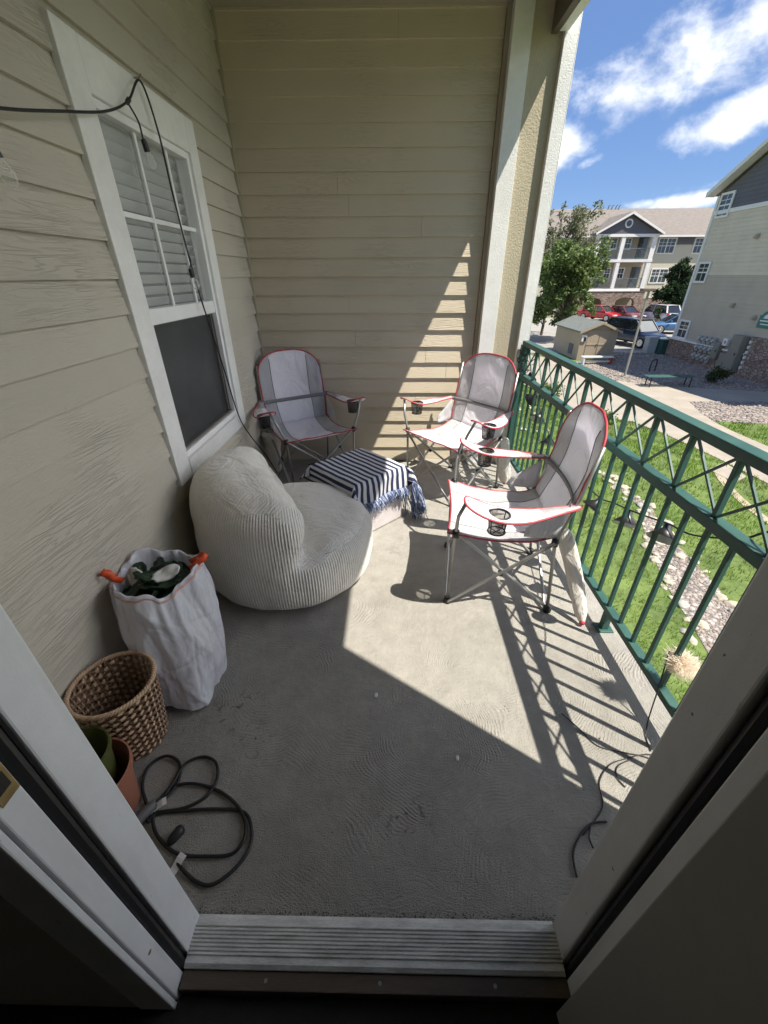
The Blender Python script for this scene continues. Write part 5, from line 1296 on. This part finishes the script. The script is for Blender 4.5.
# green metal bench
gbn = thing('bench', 'flat green slatted bench at the edge of the footpath', 'bench', (12.05, 18.3, G))
for i in range(5): MB().box(11.05, 13.05, 18.08+.1*i, 18.165+.1*i, G+.42, G+.45).build('seat_slat', M_green, gbn, bevel=.006)
for x in (11.2, 12.9): MB().tube(spline([(x, 18.12, G), (x, 18.15, G+.40), (x, 18.3, G+.415), (x, 18.45, G+.40), (x, 18.48, G)], 5), .025, 8).build('leg', M_black, gbn, smooth=True)
# hoop rack
hp = tag(MB().tube(spline([(13.0,21.45,G),(13.0,21.45,G+.45),(13.1,21.5,G+.55),(13.3,21.6,G+.55),(13.38,21.65,G+.45),(13.38,21.65,G)], 5), .03, 8).build('hoop_rack', M_black, smooth=True), 'small dark metal hoop standing in the rock bed', 'hoop')
# lamp post
lp = thing('lamp_post', 'slim grey lamp post with a flat dark lamp head, rising from the rock bed', 'lamp post', (11.16, 20.2, G))
M_postm = mat('grey_post_paint', (.27,.26,.22), .55, .1, 5)
MB().box(11.12, 11.20, 20.16, 20.24, G+.02, .86).build('pole', M_postm, lp, bevel=.012)
MB().box(11.03, 11.29, 20.07, 20.33, G, G+.06).build('base_plate', M_postm, lp, bevel=.01)
MB().box(10.82, 11.36, 20.05, 20.35, .86, .97).build('lamp_head', M_brown, lp, bevel=.02); MB().box(10.86, 11.10, 20.08, 20.32, .845, .8595).build('lens', M_mglass, lp)

# ------------------------------------------------------------------ cars
M_carglass = mat('car_glass', (.02,.025,.03), .06, .3, 1, spec=.9); M_tyre = mat('tyre', (.02,.02,.02), .85, .2, 9); M_rim = mat('wheel_rim', (.45,.45,.46), .3, .1, 9, metal=.8)
M_lampg = mat('headlight_clear', (.65,.67,.70), .15, .1, 9); M_taill = mat('tail_light_red', (.35,.015,.015), .25, .1, 9); M_plate = mat('number_plate', (.6,.6,.6), .5, .1, 9)
def car(name, label, loc, heading, paint, kind='sedan'):
    t = thing(name, label, 'car', (loc[0], loc[1], G+.008), heading, 'cars in the car park')
    pm, n_, b = newmat('car_paint_' + name); b.inputs['Base Color'].default_value = (*paint, 1); b.inputs['Roughness'].default_value = .3; b.inputs['Coat Weight'].default_value = .6; b.inputs['Coat Roughness'].default_value = .06
    n_.link(n_.mix(n_.noise(n_.obj(), 3, 4), [q*.85 for q in paint], [min(1,q*1.1) for q in paint]), b.inputs['Base Color'])
    suv = kind == 'suv'; H = 1.68 if suv else 1.45; bl = .98 if suv else .90; Lh = 2.25
    # cross-section stations along x (front = +x): x, half width, z bottom, z shoulder
    st = [(-Lh,.68,.42,.72),(-Lh+.08,.80,.32,bl-.04),(-1.7,.89,.24,bl+.03),(-.8,.90,.22,bl+.02),(.4,.90,.22,bl-.0),(1.0,.90,.22,bl-.03),(1.7,.88,.24,bl-.14),(Lh-.12,.80,.30,bl-.26),(Lh,.66,.40,.58)]
    P = []
    for x, hw, z0, z1 in st:
        zm = (z0+z1)/2
        P.append([(x, -hw*.90, z0), (x, -hw*.99, lerp(z0,z1,.25)), (x, -hw, zm), (x, -hw*.97, lerp(z0,z1,.82)), (x, -hw*.86, z1), (x, -hw*.4, z1+.035), (x, hw*.4, z1+.035), (x, hw*.86, z1), (x, hw*.97, lerp(z0,z1,.82)), (x, hw, zm), (x, hw*.99, lerp(z0,z1,.25)), (x, hw*.90, z0)])
    mb = MB(); mb.grid(P, wrap=True); m_ = 12; mb.f += [tuple(range(m_)), tuple((len(P)-1)*m_ + i for i in range(m_-1,-1,-1))]; mb.m += [0, 0]
    body = mb.build('body', pm, t, smooth=True, local=True, sub=2)
    # cabin glass and roof
    xf0, xf1, xr1, xr0 = (1.15, .45, -1.75, -2.1) if suv else (1.1, .30, -1.05, -1.75)
    g = [(xf0,.76,bl-.04),(xf1,.64,H-.06),(xr1,.62,H-.07),(xr0,.74,bl+.02)]
    mb = MB(); v = []
    for x, hw, z in g: v += [(x,-hw,z),(x,hw,z)]
    mb.add(v, [(0,1,3,2),(2,3,5,4),(4,5,7,6),(0,2,4,6),(1,7,5,3),(0,6,7,1)]); mb.build('windows', M_carglass, t, local=True, bevel=.05)
    mb = MB(); mb.grid([[(lerp(xf1+.08,xr1-.06,i/8), lerp(-.66,.66,j/6), H-.055+.05*(1-(j/3-1)**2)*(1-.5*(i/4-1)**2)) for j in range(7)] for i in range(9)]); mb.build('roof', pm, t, smooth=True, local=True, solid=.03)
    for sy in (-1, 1):
        MB().bar((xf0,sy*.765,bl-.03), (xf1,sy*.65,H-.05), .07, .05).build('roof_pillar', pm, t, local=True); MB().bar((xr0,sy*.745,bl+.02), (xr1,sy*.63,H-.06), .12, .05).build('roof_pillar', pm, t, local=True); MB().bar((-.25,sy*.775,bl), (-.3,sy*.645,H-.05), .06, .03, (1,0,0)).build('roof_pillar', pm, t, local=True)
    for sx in (-1.38, 1.38):
        for sy in (-1, 1):
            c_ = (sx, sy*.80, .335); wh = MB().lathe([(0,-.1),(.26,-.1),(.325,-.085),(.335,0),(.325,.085),(.26,.1),(0,.1)], 24, c_, axis=(0,sy,0)).build('wheel', M_tyre, t, local=True, smooth=True, autosm=40)
            MB().lathe([(0,.108),(.05,.112),(.06,.104),(.2,.104),(.215,.112),(.225,.101)], 24, c_, axis=(0,sy,0)).build('rim', M_rim, wh, local=True)
    for sy in (-1, 1):
        MB().obox((Lh-.15, sy*.60, bl-.30), (.10,-sy*.05,0), (.03,.16,0), (0,0,.075)).build('headlight', M_lampg, t, local=True, bevel=.03)
        MB().obox((-Lh+.07, sy*.64, bl-.12), (.05,0,0), (0,.14,0), (0,0,.09)).build('tail_light', M_taill, t, local=True, bevel=.02)
        MB().obox((.78, sy*.98, bl+.08), (.06,0,0), (0,.09,0), (0,0,.06)).build('mirror', pm, t, local=True, bevel=.03)
    MB().box(Lh-.06, Lh+.012, -.42, .42, .46, .60).build('grille', M_black, t, local=True, bevel=.01)
    MB().box(Lh+.013, Lh+.022, -.2, .2, .34, .44).build('number_plate', M_plate, t, local=True); MB().box(-Lh-.012, -Lh+.02, -.2, .2, .60, .72).build('number_plate', M_plate, t, local=True)
    return t
car('parked_car', 'dark navy SUV parked nose-out right beside the shed', (16.75, 30.5), R(-72), (.012,.02,.045), 'suv')
car('parked_car', 'bright red car half hidden behind the shed roof and tree', (22.2, 48.2), R(-60), (.42,.018,.022))
car('parked_car', 'dark maroon car in front of the stone arch', (24.3, 47.4), R(-75), (.16,.03,.04))
car('parked_car', 'silver-white hatchback parked below the ground floor windows', (26.9, 46.0), R(100), (.56,.54,.55), 'suv')
car('parked_car', 'light blue sedan beside the corner of the right building', (23.4, 36.9), R(168), (.06,.15,.30))
